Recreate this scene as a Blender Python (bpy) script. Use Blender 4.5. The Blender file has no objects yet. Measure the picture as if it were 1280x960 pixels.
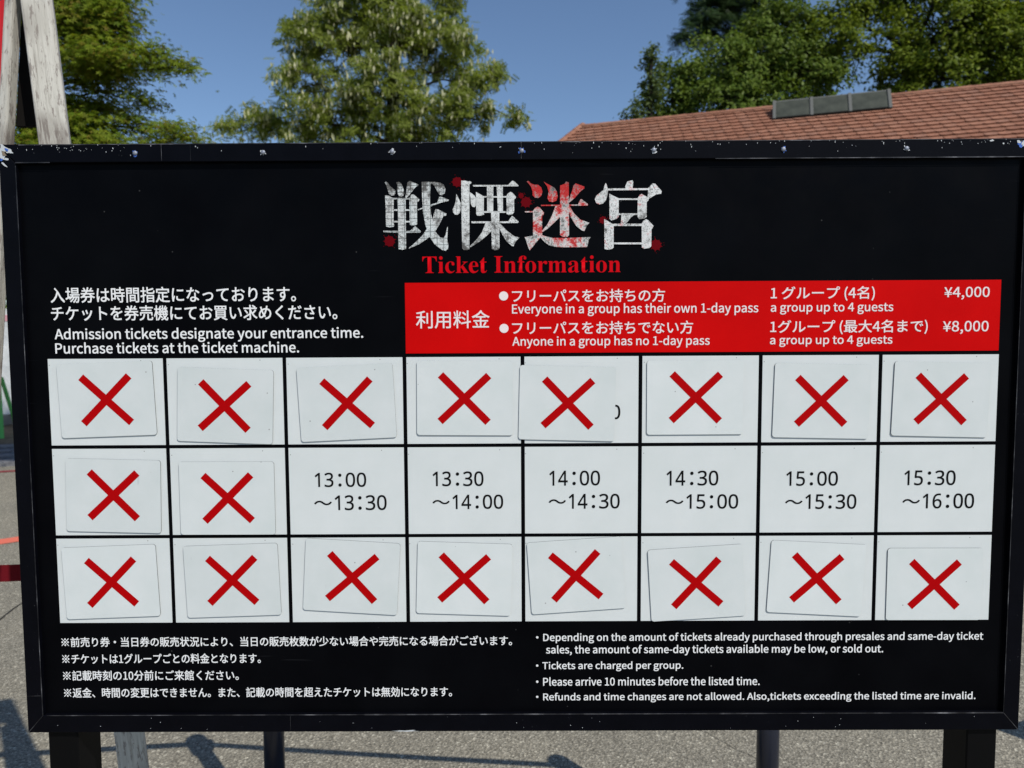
import bpy, bmesh, math, os, random
import numpy as np
from mathutils import Vector, Matrix

R = math.radians
random.seed(7)
rng = np.random.default_rng(11)
S = bpy.context.scene
COL = S.collection

# ---------------------------------------------------------------- camera
EYE = Vector((-0.011, -1.0661, 1.5))
pitch, yaw, roll = 0.0664, 0.0038, -0.0051          # looking down, to the left, tilted
fwd0 = Vector((-math.sin(yaw), math.cos(yaw), 0)); right0 = Vector((math.cos(yaw), math.sin(yaw), 0)); up0 = Vector((0, 0, 1))
fwd = fwd0 * math.cos(pitch) - up0 * math.sin(pitch)
upv = up0 * math.cos(pitch) + fwd0 * math.sin(pitch)
rgt = right0 * math.cos(roll) + upv * math.sin(roll)
upv = upv * math.cos(roll) - right0 * math.sin(roll)
cd = bpy.data.cameras.new('camera'); cam = bpy.data.objects.new('camera', cd); COL.objects.link(cam)
M = Matrix((rgt, upv, -fwd)).transposed().to_4x4(); M.translation = EYE
cam.matrix_world = M
cd.sensor_width = 36; cd.lens = 36 * 900 / 1280
cd.clip_start = 0.02; cd.clip_end = 2000
cd.dof.use_dof = True; cd.dof.focus_distance = 1.09; cd.dof.aperture_fstop = 7.6
S.camera = cam

# ---------------------------------------------------------------- sky, sun, exposure
SUN = Vector((0.49, -0.60, 0.873)).normalized()
w = bpy.data.worlds.new('World'); S.world = w; w.use_nodes = True
nt = w.node_tree
sky = nt.nodes.new('ShaderNodeTexSky'); sky.sky_type = 'NISHITA'; sky.sun_disc = False
sky.sun_elevation = math.asin(SUN.z); sky.sun_rotation = math.atan2(SUN.x, SUN.y)
sky.altitude = 300; sky.air_density = 1.0; sky.dust_density = 0.25; sky.ozone_density = 4.0
nt.links.new(sky.outputs[0], nt.nodes['Background'].inputs[0])
nt.nodes['Background'].inputs[1].default_value = 0.116
sl = bpy.data.lights.new('sun', 'SUN'); sl.energy = 4.3; sl.angle = R(0.53); sl.color = (1.0, 0.955, 0.88)
so = bpy.data.objects.new('sun', sl); COL.objects.link(so)
so.rotation_euler = SUN.to_track_quat('Z', 'Y').to_euler(); so.location = SUN * 30
S.view_settings.view_transform = 'Standard'; S.view_settings.look = 'None'
S.view_settings.exposure = 0.0; S.view_settings.gamma = 1.0
S.render.engine = 'CYCLES'

# ---------------------------------------------------------------- helpers
def mat(name, col=(.5, .5, .5), rough=.6, spec=.5, metal=0.0):
    m = bpy.data.materials.new(name); m.use_nodes = True
    b = m.node_tree.nodes['Principled BSDF']
    b.inputs['Base Color'].default_value = (*col, 1); b.inputs['Roughness'].default_value = rough
    b.inputs['Specular IOR Level'].default_value = spec; b.inputs['Metallic'].default_value = metal
    return m
def nodes(m): return m.node_tree.nodes, m.node_tree.links, m.node_tree.nodes['Principled BSDF']
def node(m, t, **kw):
    n = m.node_tree.nodes.new(t)
    for k, v in kw.items():
        if k in n.inputs: n.inputs[k].default_value = v
        else: setattr(n, k, v)
    return n
def ramp(m, src, stops):
    r = m.node_tree.nodes.new('ShaderNodeValToRGB'); el = r.color_ramp.elements
    while len(el) < len(stops): el.new(.5)
    for e, (p, c) in zip(el, stops):
        e.position = p; e.color = (*c, 1) if isinstance(c, tuple) else (c, c, c, 1)
    m.node_tree.links.new(src, r.inputs[0]); return r.outputs[0]
def mix(m, fac, a, b, blend='MIX'):
    n = m.node_tree.nodes.new('ShaderNodeMix'); n.data_type = 'RGBA'; n.blend_type = blend
    for sock, v in ((n.inputs[0], fac), (n.inputs[6], a), (n.inputs[7], b)):
        if hasattr(v, 'is_output'): m.node_tree.links.new(v, sock)
        elif isinstance(v, tuple): sock.default_value = (*v, 1)
        else: sock.default_value = v
    return n.outputs[2]
def coords(m, scale=(1, 1, 1), kind='Object'):
    tc = m.node_tree.nodes.new('ShaderNodeTexCoord'); mp = m.node_tree.nodes.new('ShaderNodeMapping')
    mp.inputs['Scale'].default_value = scale
    m.node_tree.links.new(tc.outputs[kind], mp.inputs[0]); return mp.outputs[0]
def noise(m, vec, scale, detail=4, rough=.55):
    n = node(m, 'ShaderNodeTexNoise', Scale=scale, Detail=detail, Roughness=rough)
    m.node_tree.links.new(vec, n.inputs['Vector']); return n.outputs['Fac']
def bump(m, h, strength=.3, dist=.01):
    b = node(m, 'ShaderNodeBump', Strength=strength, Distance=dist)
    m.node_tree.links.new(h, b.inputs['Height'])
    m.node_tree.links.new(b.outputs[0], m.node_tree.nodes['Principled BSDF'].inputs['Normal'])
def setcol(m, c): m.node_tree.links.new(c, m.node_tree.nodes['Principled BSDF'].inputs['Base Color'])

def obj(name, me, m=None, parent=None, loc=(0, 0, 0), rot=None):
    o = bpy.data.objects.new(name, me); COL.objects.link(o); o.location = loc
    if rot is not None: o.rotation_euler = rot
    if m and me is not None and not me.materials: me.materials.append(m)
    if parent: o.parent = parent
    return o
def tag(o, label=None, cat=None, group=None, kind=None):
    if label: o['label'] = label
    if cat: o['category'] = cat
    if group: o['group'] = group
    if kind: o['kind'] = kind
    return o
def thing(name, label, cat, loc=(0, 0, 0), group=None):
    o = bpy.data.objects.new(name, None); COL.objects.link(o); o.location = loc; o.empty_display_size = .1
    return tag(o, label, cat, group)
def bm_mesh(bm, name='mesh', smooth=False):
    me = bpy.data.meshes.new(name); bm.normal_update(); bm.to_mesh(me); bm.free()
    if smooth: me.polygons.foreach_set('use_smooth', [True] * len(me.polygons))
    return me
def box_mesh(sx, sy, sz, bev=0.0, seg=1):
    bm = bmesh.new(); bmesh.ops.create_cube(bm, size=1)
    for v in bm.verts: v.co = Vector((v.co.x * sx, v.co.y * sy, v.co.z * sz))
    if bev: bmesh.ops.bevel(bm, geom=bm.edges[:], offset=bev, segments=seg, profile=.5, affect='EDGES')
    return bm_mesh(bm, 'box')
def box(name, x0, x1, y0, y1, z0, z1, m, parent=None, bev=0.0):
    return obj(name, box_mesh(x1 - x0, y1 - y0, z1 - z0, bev), m, parent, ((x0 + x1) / 2, (y0 + y1) / 2, (z0 + z1) / 2))
def beam_mesh(a, b, w_, d_, bev=.004, twist=0.0):
    """square timber from a to b"""
    a, b = Vector(a), Vector(b); L = (b - a).length
    bm = bmesh.new(); bmesh.ops.create_cube(bm, size=1)
    for v in bm.verts: v.co = Vector((v.co.x * w_, v.co.y * d_, v.co.z * L))
    bmesh.ops.bevel(bm, geom=bm.edges[:], offset=bev, segments=2, profile=.5, affect='EDGES')
    return bm_mesh(bm, 'beam'), (a + b) / 2, ((b - a).to_track_quat('Z', 'Y').to_matrix() @ Matrix.Rotation(twist, 3, 'Z')).to_euler()
def beam(name, a, b, w_, d_, m, parent=None, bev=.004, twist=0.0):
    me, c, r = beam_mesh(a, b, w_, d_, bev, twist); return obj(name, me, m, parent, c, r)
def lathe(prof, n=24):
    """(radius, z) profile turned about z"""
    bm = bmesh.new(); rings = []
    for r_, z in prof:
        rings.append([bm.verts.new((r_ * math.cos(2 * math.pi * k / n), r_ * math.sin(2 * math.pi * k / n), z)) for k in range(n)])
    for A, B in zip(rings, rings[1:]):
        for k in range(n): bm.faces.new((A[k], A[(k + 1) % n], B[(k + 1) % n], B[k]))
    bm.faces.new(rings[-1]); bm.faces.new(rings[0][::-1])
    return bm_mesh(bm, 'lathe', True)
def tube_into(bm, pts, rad, n=7):
    rings = []; pts = [Vector(p) for p in pts]
    for i, p in enumerate(pts):
        d = (pts[min(i + 1, len(pts) - 1)] - pts[max(i - 1, 0)]).normalized()
        a = d.orthogonal().normalized(); b = d.cross(a)
        rings.append([bm.verts.new(p + (a * math.cos(2 * math.pi * k / n) + b * math.sin(2 * math.pi * k / n)) * rad[i]) for k in range(n)])
    for A, B in zip(rings, rings[1:]):
        best = min(range(n), key=lambda s: (A[0].co - B[s].co).length)
        for k in range(n): bm.faces.new((A[k], A[(k + 1) % n], B[(k + 1 + best) % n], B[(k + best) % n]))
    bm.faces.new(rings[-1])
def sheet(polys, y=0.0, dy=0.0):
    """flat print standing in the panel plane: polygons of (x, z); each stroke a hair in front of the last"""
    bm = bmesh.new()
    for i, p in enumerate(polys):
        vs = [bm.verts.new((a, y - dy * i, b)) for a, b in p]
        f = bm.faces.new(vs); f.normal_update()
        if f.normal.y > 0: f.normal_flip()
    bmesh.ops.triangulate(bm, faces=bm.faces[:], ngon_method='EAR_CLIP')
    return bm_mesh(bm, 'sheet')

# ---------------------------------------------------------------- materials of the board
M_panel = mat('black_satin_panel', (.002, .002, .003), .34, .035)
v = coords(M_panel); n1 = noise(M_panel, v, 9, 5)
setcol(M_panel, ramp(M_panel, n1, [(.3, (.0012, .0013, .0020)), (.75, (.0026, .0028, .0038))]))
pb_ = M_panel.node_tree.nodes['Principled BSDF'].inputs['Base Color'].links[0].from_socket
vq = node(M_panel, 'ShaderNodeTexVoronoi', Scale=38.0); nodes(M_panel)[1].new(v, vq.inputs['Vector'])
dust = mix(M_panel, 1.0, ramp(M_panel, vq.outputs['Distance'], [(.025, 1.0), (.05, 0.0)]), ramp(M_panel, vq.outputs['Color'], [(.60, 0.0), (.64, .6)]), 'MULTIPLY')
mpq = node(M_panel, 'ShaderNodeMapping'); mpq.inputs['Rotation'].default_value = (0, .25, 0); mpq.inputs['Scale'].default_value = (2.2, 1, 46); nodes(M_panel)[1].new(v, mpq.inputs[0])
scuff = mix(M_panel, 1.0, ramp(M_panel, noise(M_panel, mpq.outputs[0], 3.0, 3), [(.68, 0.0), (.74, .30)]), ramp(M_panel, noise(M_panel, v, 5, 2), [(.50, 0.0), (.62, 1.0)]), 'MULTIPLY')
setcol(M_panel, mix(M_panel, dust, mix(M_panel, scuff, pb_, (.022, .023, .026)), (.06, .06, .06)))
nodes(M_panel)[1].new(ramp(M_panel, noise(M_panel, v, 22, 6), [(.3, .26), (.8, .48)]), nodes(M_panel)[2].inputs['Roughness'])
M_rail = mat('black_painted_steel', (.002, .002, .003), .40, .06)
v = coords(M_rail)
chip = ramp(M_rail, noise(M_rail, v, 210, 3, .7), [(.70, 0.0), (.76, 1.0)])
area = ramp(M_rail, noise(M_rail, v, 13, 3), [(.50, 0.0), (.70, .5)])
both = mix(M_rail, 1.0, chip, area, 'MULTIPLY')
setcol(M_rail, mix(M_rail, both, mix(M_rail, noise(M_rail, v, 30, 5), (.0010, .0011, .0022), (.0030, .0033, .0058)), (.28, .29, .31)))
bump(M_rail, noise(M_rail, v, 120, 3), .12, .001)
M_post = mat('black_steel_post', (.0022, .0022, .0025), .5, .10)
bump(M_post, noise(M_post, coords(M_post), 90, 3), .15, .001)
M_lip = mat('worn_edge_highlight', (.08, .08, .09), .45, .3)  # pale colour paints the bevel's highlight along with worn, exposed joint edges
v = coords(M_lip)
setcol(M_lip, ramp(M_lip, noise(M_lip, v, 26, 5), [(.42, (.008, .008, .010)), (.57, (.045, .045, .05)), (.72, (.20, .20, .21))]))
M_white = mat('white_vinyl_cell', (.70, .72, .72), .38, .3)
v = coords(M_white)
vor = node(M_white, 'ShaderNodeTexVoronoi', Scale=46.0); nodes(M_white)[1].new(v, vor.inputs['Vector'])
dots = ramp(M_white, vor.outputs['Distance'], [(.030, 1.0), (.045, 0.0)])
sel = ramp(M_white, vor.outputs['Color'], [(.66, 0.0), (.68, .85)])
dots = mix(M_white, 1.0, dots, sel, 'MULTIPLY')
base = ramp(M_white, noise(M_white, v, 14, 5), [(.25, (.60, .635, .62)), (.75, (.665, .69, .68))])
setcol(M_white, mix(M_white, dots, base, (.16, .15, .14)))
M_card = mat('white_magnet_sheet', (.7, .72, .715), .42, .3)
tc = node(M_card, 'ShaderNodeTexCoord'); oi = node(M_card, 'ShaderNodeObjectInfo')
off = node(M_card, 'ShaderNodeVectorMath', operation='ADD'); L = nodes(M_card)[1]
L.new(tc.outputs['Object'], off.inputs[0])
sc_ = node(M_card, 'ShaderNodeVectorMath', operation='SCALE'); sc_.inputs['Scale'].default_value = 37.0
cmb = node(M_card, 'ShaderNodeCombineXYZ'); L.new(oi.outputs['Random'], cmb.inputs[0]); L.new(oi.outputs['Random'], cmb.inputs[2])
L.new(cmb.outputs[0], sc_.inputs[0]); rndv = oi.outputs['Random']; L.new(sc_.outputs[0], off.inputs[1]); v = off.outputs[0]
base = ramp(M_card, noise(M_card, v, 16, 4), [(.28, (.59, .63, .615)), (.75, (.66, .685, .675))])
vor = node(M_card, 'ShaderNodeTexVoronoi', Scale=40.0); L.new(v, vor.inputs['Vector'])
dots = mix(M_card, 1.0, ramp(M_card, vor.outputs['Distance'], [(.03, 1.0), (.045, 0.0)]), ramp(M_card, vor.outputs['Color'], [(.74, 0.0), (.76, .8)]), 'MULTIPLY')
mps = node(M_card, 'ShaderNodeMapping'); mps.inputs['Rotation'].default_value = (0, .7, 0); mps.inputs['Scale'].default_value = (60, 1, 9); L.new(v, mps.inputs[0])
scr = ramp(M_card, noise(M_card, mps.outputs[0], 2.0, 2), [(.735, 0.0), (.76, .35)])
c = mix(M_card, scr, base, (.42, .43, .43)); c = mix(M_card, 1.0, c, ramp(M_card, rndv, [(0, (.95, .955, .955)), (1, (1.03, 1.03, 1.03))]), 'MULTIPLY'); setcol(M_card, mix(M_card, dots, c, (.18, .17, .16)))
bump(M_card, noise(M_card, v, 9, 2), .25, .002)
M_x = mat('red_cross_print', (.40, .0008, .002), .5, .05)
M_red = mat('red_fee_print', (.55, .0015, .002), .5, .05)
setcol(M_red, ramp(M_red, noise(M_red, coords(M_red), 7, 4), [(.3, (.50, .001, .0015)), (.7, (.60, .002, .002))]))
M_txt = mat('white_lettering', (.80, .80, .79), .5, .1)
M_feetxt = mat('pale_lettering_on_red', (.80, .70, .69), .5, .1)
M_ink = mat('black_lettering', (.004, .004, .004), .5, .08)
M_redtxt = mat('red_lettering', (.56, .002, .007), .5, .05)
M_splat = mat('dark_blood_print', (.125, .001, .004), .5, .05)
def grunge(name, tiles, red, pale, redtop=0.0, darklow=0.0, darktop=0.0):
    """photographic print inside the title characters: dirty plaster, tile joints, splashed red"""
    m = mat(name, (.7, .7, .7), .5, .08); v = coords(m)
    b = ramp(m, noise(m, v, 30, 5, .6), [(.25, (.36, .36, .35)), (.42, (.62, .63, .61)), (.65, pale)])
    sp = ramp(m, noise(m, v, 520, 5, .75), [(.50, 0.0), (.60, .9)])
    spa = ramp(m, noise(m, v, 24, 3), [(.34, 0.15), (.58, 1.0)])
    b = mix(m, mix(m, 1.0, sp, spa, 'MULTIPLY'), b, (.05, .045, .04))
    if tiles:
        br = node(m, 'ShaderNodeTexBrick', Scale=1.0); br.offset = 0
        br.inputs['Brick Width'].default_value = .0095; br.inputs['Row Height'].default_value = .0095; br.inputs['Mortar Size'].default_value = .0005
        mp = node(m, 'ShaderNodeMapping'); mp.inputs['Rotation'].default_value = (R(90), 0, 0); nodes(m)[1].new(v, mp.inputs[0]); nodes(m)[1].new(mp.outputs[0], br.inputs['Vector'])
        b = mix(m, mix(m, 1.0, br.outputs['Fac'], (tiles,) * 3, 'MULTIPLY'), b, (.08, .10, .10))
    sep = node(m, 'ShaderNodeSeparateXYZ'); nodes(m)[1].new(v, sep.inputs[0])
    def zbias(n_, z0, z1, amount):                   # the print's own stain, heavier towards one end of the characters
        mr = node(m, 'ShaderNodeMapRange'); nodes(m)[1].new(sep.outputs[2], mr.inputs[0])
        for k_, q_ in enumerate((1.26915 + z0, 1.26915 + z1, 0.0, amount)): mr.inputs[k_ + 1].default_value = q_
        a_ = node(m, 'ShaderNodeMath', operation='ADD'); nodes(m)[1].new(n_, a_.inputs[0]); nodes(m)[1].new(mr.outputs[0], a_.inputs[1]); return a_.outputs[0]
    rd = ramp(m, zbias(noise(m, v, 60, 8, .82), .40, .455, redtop), [(red[0], 0.0), (red[1], .95)])
    b = mix(m, rd, b, (.46, .003, .004))
    dk = ramp(m, zbias(zbias(noise(m, v, 60, 8, .8), .385, .345, -darklow), .425, .460, -darktop), [(.36, .9), (.47, 0.0)])
    setcol(m, mix(m, dk, b, (.07, .065, .06))); return m

# ================================================================ GROUND
M_asph = mat('asphalt', (.16, .15, .135), .92, .25)
v = coords(M_asph)
g1 = ramp(M_asph, noise(M_asph, v, 120, 3, .75), [(.34, (.040, .038, .034)), (.46, (.145, .138, .120)), (.57, (.250, .237, .204)), (.65, (.66, .63, .56))])
vo = node(M_asph, 'ShaderNodeTexVoronoi', Scale=115.0); nodes(M_asph)[1].new(v, vo.inputs['Vector'])
g2 = ramp(M_asph, vo.outputs['Color'], [(.15, (.075, .07, .062)), (.45, (.17, .16, .14)), (.80, (.27, .255, .225)), (.93, (.62, .60, .53))])
g = mix(M_asph, .5, g1, g2)
patch = ramp(M_asph, noise(M_asph, v, 1.3, 5), [(.3, (1.02, .99, .90)), (.7, (1.30, 1.25, 1.10))])
setcol(M_asph, mix(M_asph, 1.0, g, patch, 'MULTIPLY'))
bump(M_asph, vo.outputs['Distance'], .8, .005)
bm = bmesh.new(); bmesh.ops.create_grid(bm, x_segments=8, y_segments=8, size=450)
tag(obj('ground', bm_mesh(bm, 'ground'), M_asph), 'grey sunlit asphalt ground with fine stone grain', 'ground', kind='structure')
def strip(name, pts, width, m, z):
    """flat painted or sunken line along a polyline on the ground"""
    bm = bmesh.new(); L_, R_ = [], []
    for i, p in enumerate(pts):
        a = Vector(pts[max(i - 1, 0)]); b = Vector(pts[min(i + 1, len(pts) - 1)]); d = (b - a).normalized(); nrm = Vector((-d.y, d.x))
        wv = width if not isinstance(width, (list, tuple)) else width[i]
        L_.append(bm.verts.new((p[0] + nrm.x * wv / 2, p[1] + nrm.y * wv / 2, z))); R_.append(bm.verts.new((p[0] - nrm.x * wv / 2, p[1] - nrm.y * wv / 2, z)))
    for i in range(len(pts) - 1): bm.faces.new((R_[i], R_[i + 1], L_[i + 1], L_[i]))
    return obj(name, bm_mesh(bm, name), m)
def worn_paint(name, c):
    m = mat(name, c, .7, .3); v = coords(m)
    setcol(m, mix(m, ramp(m, noise(m, v, 60, 5, .7), [(.62, 0.0), (.72, .8)]), c, (.14, .13, .12))); return m
M_coral = worn_paint('coral_road_paint', (.68, .155, .095)); M_dred = worn_paint('dark_red_road_paint', (.20, .025, .025))
tag(strip('painted_line', [(-7.5, 1.05), (-3.76, 4.20), (-1.5, 6.10), (2.5, 9.5)], .16, M_coral, .004), 'coral painted guide line across the asphalt', 'road marking', kind='structure')
tag(strip('painted_line', [(-9.0, 5.75), (-5.75, 6.98), (-4.6, 7.4), (0, 9.1)], .12, M_dred, .004), 'dark red painted line on the asphalt before the stone kerb', 'road marking', kind='structure')
M_crack = mat('crack_filler', (.022, .021, .02), .9, .2)
def wander(a, b, n, amp, seed):
    r_ = random.Random(seed); out = []
    for i in range(n + 1):
        t = i / n; out.append((a[0] + (b[0] - a[0]) * t + r_.uniform(-amp, amp), a[1] + (b[1] - a[1]) * t + r_.uniform(-amp, amp)))
    return out
for a, b, wd, sd in (((-2.60, 1.83), (-2.95, 3.58), .012, 1), ((0.66, 1.62), (0.98, 1.20), .0016, 2)):
    tag(strip('crack', wander(a, b, 14, .012 if wd > .01 else .008, sd), wd, M_crack, .002), kind='structure')
M_kerb = mat('grey_stone_setts', (.17, .17, .18), .85, .3)
v = coords(M_kerb); setcol(M_kerb, ramp(M_kerb, noise(M_kerb, v, 18, 5), [(.3, (.09, .09, .10)), (.7, (.20, .20, .21))])); bump(M_kerb, noise(M_kerb, v, 60, 4), .4, .004)
M_soil = mat('brown_soil', (.16, .115, .075), .95, .1)
v = coords(M_soil); setcol(M_soil, ramp(M_soil, noise(M_soil, v, 9, 6), [(.3, (.09, .065, .04)), (.7, (.22, .165, .11))]))
def quad_prism(name, pts, z0, z1, m, parent=None):
    bm = bmesh.new(); lo = [bm.verts.new((*p, z0)) for p in pts]; hi = [bm.verts.new((*p, z1)) for p in pts]; n = len(pts)
    bm.faces.new(hi); bm.faces.new(lo[::-1])
    for k in range(n): bm.faces.new((lo[k], lo[(k + 1) % n], hi[(k + 1) % n], hi[k]))
    bmesh.ops.recalc_face_normals(bm, faces=bm.faces[:])
    return obj(name, bm_mesh(bm, name), m, parent)
kd = Vector((.90, .30)).normalized(); kn = Vector((-kd.y, kd.x)); k0 = Vector((-12.0, 5.30))
for r_ in range(4):                                     # four courses of long setts, each sett its own stone
    for c_ in range(18):
        a = k0 + kd * (c_ * .62 + (r_ % 2) * .31) + kn * (r_ * .30); b = a + kd * .605; d_ = kn * .285
        kb = quad_prism('kerb_stone', [tuple(a), tuple(b), tuple(b + d_), tuple(a + d_)], -.05, .055 + .02 * r_ + random.uniform(-.004, .004), M_kerb)
        if r_ == 0 and c_ == 0:
            kroot = kb; kroot.name = 'kerb'; tag(kroot, 'stepped kerb of grey stone setts beside the flower bed', 'kerb', kind='structure')
        else:
            kb.parent = kroot
a0 = k0 + kn * 1.2; b0 = a0 + kd * 11.5
tag(quad_prism('flower_bed', [tuple(a0), tuple(b0), tuple(b0 + kn * 3.0), tuple(a0 + kn * 3.0)], -.1, .10, M_soil), 'strip of bare brown soil behind the kerb', 'soil', kind='structure')

# ================================================================ TICKET BOARD
GZ = 1.26915                                         # height of the middle of the time grid
BL, BR_, BT, BB = -.7566, .7515, GZ + .5113, GZ - .3698
IL, IR, IT, IB = -.7324, .7276, GZ + .4845, GZ - .3425
board = thing('ticket_board', 'wide black ticket information board in a black steel frame on two posts', 'notice board')
box('panel', IL - .012, IR + .012, 0.0, .018, IB - .012, IT + .012, M_panel, board)
def rail(name, pts, parent):
    """mitred angle-steel rail: outline in the board plane, proud of the panel"""
    bm = bmesh.new(); fr = [bm.verts.new((a, -.007, b)) for a, b in pts]; bk = [bm.verts.new((a, .034, b)) for a, b in pts]; n = len(pts)
    bm.faces.new(fr); bm.faces.new(bk[::-1])
    for k in range(n): bm.faces.new((fr[k], bk[k], bk[(k + 1) % n], fr[(k + 1) % n]))
    bmesh.ops.recalc_face_normals(bm, faces=bm.faces[:])
    bmesh.ops.bevel(bm, geom=bm.edges[:], offset=.0012, segments=2, profile=.5, affect='EDGES')
    return obj(name, bm_mesh(bm, name), M_rail, parent)
e = .0003
top = rail('frame_rail', [(BL, BT), (BR_, BT), (IR, IT + e), (IL, IT + e)], board)
rail('frame_rail', [(BL, BB), (IL, IB), (IR, IB), (BR_, BB)], board)
rail('frame_rail', [(BL, BB + 2 * e), (BL, BT - 2 * e), (IL - e, IT), (IL - e, IB)], board)
rail('frame_rail', [(BR_, BB + 2 * e), (IR + e, IB), (IR + e, IT), (BR_, BT - 2 * e)], board)
def lip(pts, wd, parent=board, y=-.0076):  # strips put the bevel's highlight into colour; joint lines are exposed edges
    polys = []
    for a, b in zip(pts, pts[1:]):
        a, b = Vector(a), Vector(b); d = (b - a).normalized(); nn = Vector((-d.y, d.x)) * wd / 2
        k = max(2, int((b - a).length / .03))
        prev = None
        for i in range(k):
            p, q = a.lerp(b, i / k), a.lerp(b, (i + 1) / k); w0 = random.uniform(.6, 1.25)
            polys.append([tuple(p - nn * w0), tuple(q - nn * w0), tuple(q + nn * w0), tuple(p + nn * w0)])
    return obj('worn_lit_edge', sheet(polys, y), M_lip, parent)
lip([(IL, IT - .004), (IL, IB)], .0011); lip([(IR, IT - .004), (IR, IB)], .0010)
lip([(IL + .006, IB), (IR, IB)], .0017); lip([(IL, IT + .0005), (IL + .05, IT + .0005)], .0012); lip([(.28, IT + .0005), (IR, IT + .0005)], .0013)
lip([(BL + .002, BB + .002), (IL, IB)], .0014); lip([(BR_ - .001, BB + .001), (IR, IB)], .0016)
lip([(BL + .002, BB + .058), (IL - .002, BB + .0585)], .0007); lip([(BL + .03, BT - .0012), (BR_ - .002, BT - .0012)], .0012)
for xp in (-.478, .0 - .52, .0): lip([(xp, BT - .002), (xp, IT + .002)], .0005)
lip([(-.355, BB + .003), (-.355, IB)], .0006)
# chipped paint: flakes of bare primer, pale blue under-coat and white
M_chipw = mat('bare_white_primer', (.52, .54, .55), .6, .3); M_chipb = mat('blue_undercoat', (.05, .13, .46), .5, .3); M_chipt = mat('rusty_primer', (.22, .17, .12), .8, .2)
def flake(cx, cz, rx, rz, n=9, jag=.45, rot=0.0):
    out = []
    for k in range(n):
        a = 2 * math.pi * k / n; r_ = 1 + random.uniform(-jag, jag * .6); px, pz = rx * r_ * math.cos(a), rz * r_ * math.sin(a)
        out.append((cx + px * math.cos(rot) - pz * math.sin(rot), cz + px * math.sin(rot) + pz * math.cos(rot)))
    return out
sp = []
for k in range(150):
    xx = random.choice((random.uniform(BL, BR_), random.gauss(.62, .12), random.gauss(.1, .12), random.gauss(-.66, .06)))
    if not BL + .004 < xx < BR_ - .004: continue
    zz = BT - .0015 - abs(random.gauss(0, .006)); s_ = random.uniform(.00025, .0007)
    if zz < IT + .002: continue
    sp.append(flake(xx, zz, s_ * random.uniform(.6, 1.2), s_ * random.uniform(.7, 2.6), 6))
for k in range(26):
    s_ = random.uniform(.0003, .0007); sp.append(flake(random.uniform(IL, IR), IB - random.uniform(.004, .023), s_, s_, 6))
tag(obj('paint_chips', sheet(sp, -.0076, .0000012), M_chipw, board), kind='stuff')
obj('corner_chip', sheet([flake(BL + .009, BT - .006, .009, .0035, 12, .5, -.6), flake(BL + .016, BT - .010, .0055, .004, 12), flake(BL + .006, BT - .0175, .007, .0032, 12, .5, -.3), flake(BL + .004, BT - .012, .003, .006, 10), flake(BL + .008, BT - .029, .005, .0016, 10, .5, -.7), flake(BL + .0125, BT - .0215, .004, .002, 9)], -.0077, .00002), M_chipw, board)
obj('corner_chip', sheet([flake(BL + .013, BT - .0085, .0042, .0021, 10, .5, -.7), flake(BL + .005, BT - .0225, .0022, .0020, 9)], -.0081, .00002), M_chipb, board)
obj('corner_chip', sheet([flake(BL + .0085, BT - .0135, .0045, .0024, 10, .5, -.9)], -.0083), M_chipt, board)
obj('corner_chip', sheet([flake(BR_ - .036, BT - .005, .0032, .0028, 10), flake(BR_ - .028, BT - .007, .006, .0026, 10, .5, .8), flake(BR_ - .010, BT - .0195, .009, .0065, 12, .5, .7), flake(BR_ - .018, BT - .004, .008, .0016, 10), flake(BR_ - .075, BT - .0035, .003, .0016, 9), flake(BR_ - .058, BT - .0075, .0014, .0013, 9)], -.0077, .00002), M_chipw, board)
obj('corner_chip', sheet([flake(BR_ - .032, BT - .0085, .0052, .0042, 12, .5), flake(BR_ - .024, BT - .004, .006, .002, 10), flake(BR_ - .010, BT - .008, .005, .003, 10)], -.0075, .00002), M_chipb, board)
obj('edge_scrape', sheet([flake(-.178, BB + .0018, .018, .0012, 16, .6)], -.0079), M_chipw, board)
M_screw = mat('zinc_screw', (.26, .28, .33), .55, .3, .4)
scr_me = lathe([(.0034, 0), (.0034, .0008), (.0026, .0019), (.0010, .0023)], 12)
for i, xx in enumerate((-.5582, -.3729, -.1866, .0007, .1911, .3778, .5550)):
    s_ = obj('screw', scr_me, M_screw, top, (xx, -.007, BT - .0138), (R(90), 0, 0))
    obj('screw_chip', sheet([flake(xx, BT - .0138, .0044, .0044, 13, .55)], -.0074), M_chipb if i in (0, 3, 5) else M_chipw, top)
for x0, x1 in ((-.732, -.686), (.679, .725)):
    box('post', x0, x1, .001, .047, 0.0, BB - .0005, M_post, board, .002)
    box('foot_plate', x0 - .06, x1 + .06, -.22, .28, .002, .012, M_post, board, .002)
    box('back_brace', x0 + .008, x1 - .008, .048, .075, .30, IT, M_post, board, .002)

# the grid of time slots, printed cells on the black panel
GX = [-.7033, -.5298, -.3522, -.1742, .0006, .1752, .3527, .5296, .7033]; GR = [.2005, .0686, -.0679, -.2005]
gap = .0029; cells = {}
for r_ in range(3):
    for c_ in range(8):
        x0 = GX[c_] + (gap if c_ else 0); x1 = GX[c_ + 1] - (gap if c_ < 7 else 0); z1 = GR[r_] - (.0027 if r_ else 0); z0 = GR[r_ + 1] + (.0027 if r_ < 2 else 0)
        cells[r_, c_] = box('time_cell', x0, x1, -.0010, -.0002, GZ + z0, GZ + z1, M_white, board)
fee = box('fee_panel', -.1719, .7028, -.0008, -.0002, GZ + .2060, GZ + .3097, M_red, board)
tag(fee, 'red fee panel with white lettering')
FD = os.path.join(bpy.utils.system_resource('DATAFILES'), 'fonts')
def face(fn):
    try: return bpy.data.fonts.load(os.path.join(FD, fn))     # type faces that ship with Blender itself
    except Exception: return None
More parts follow.
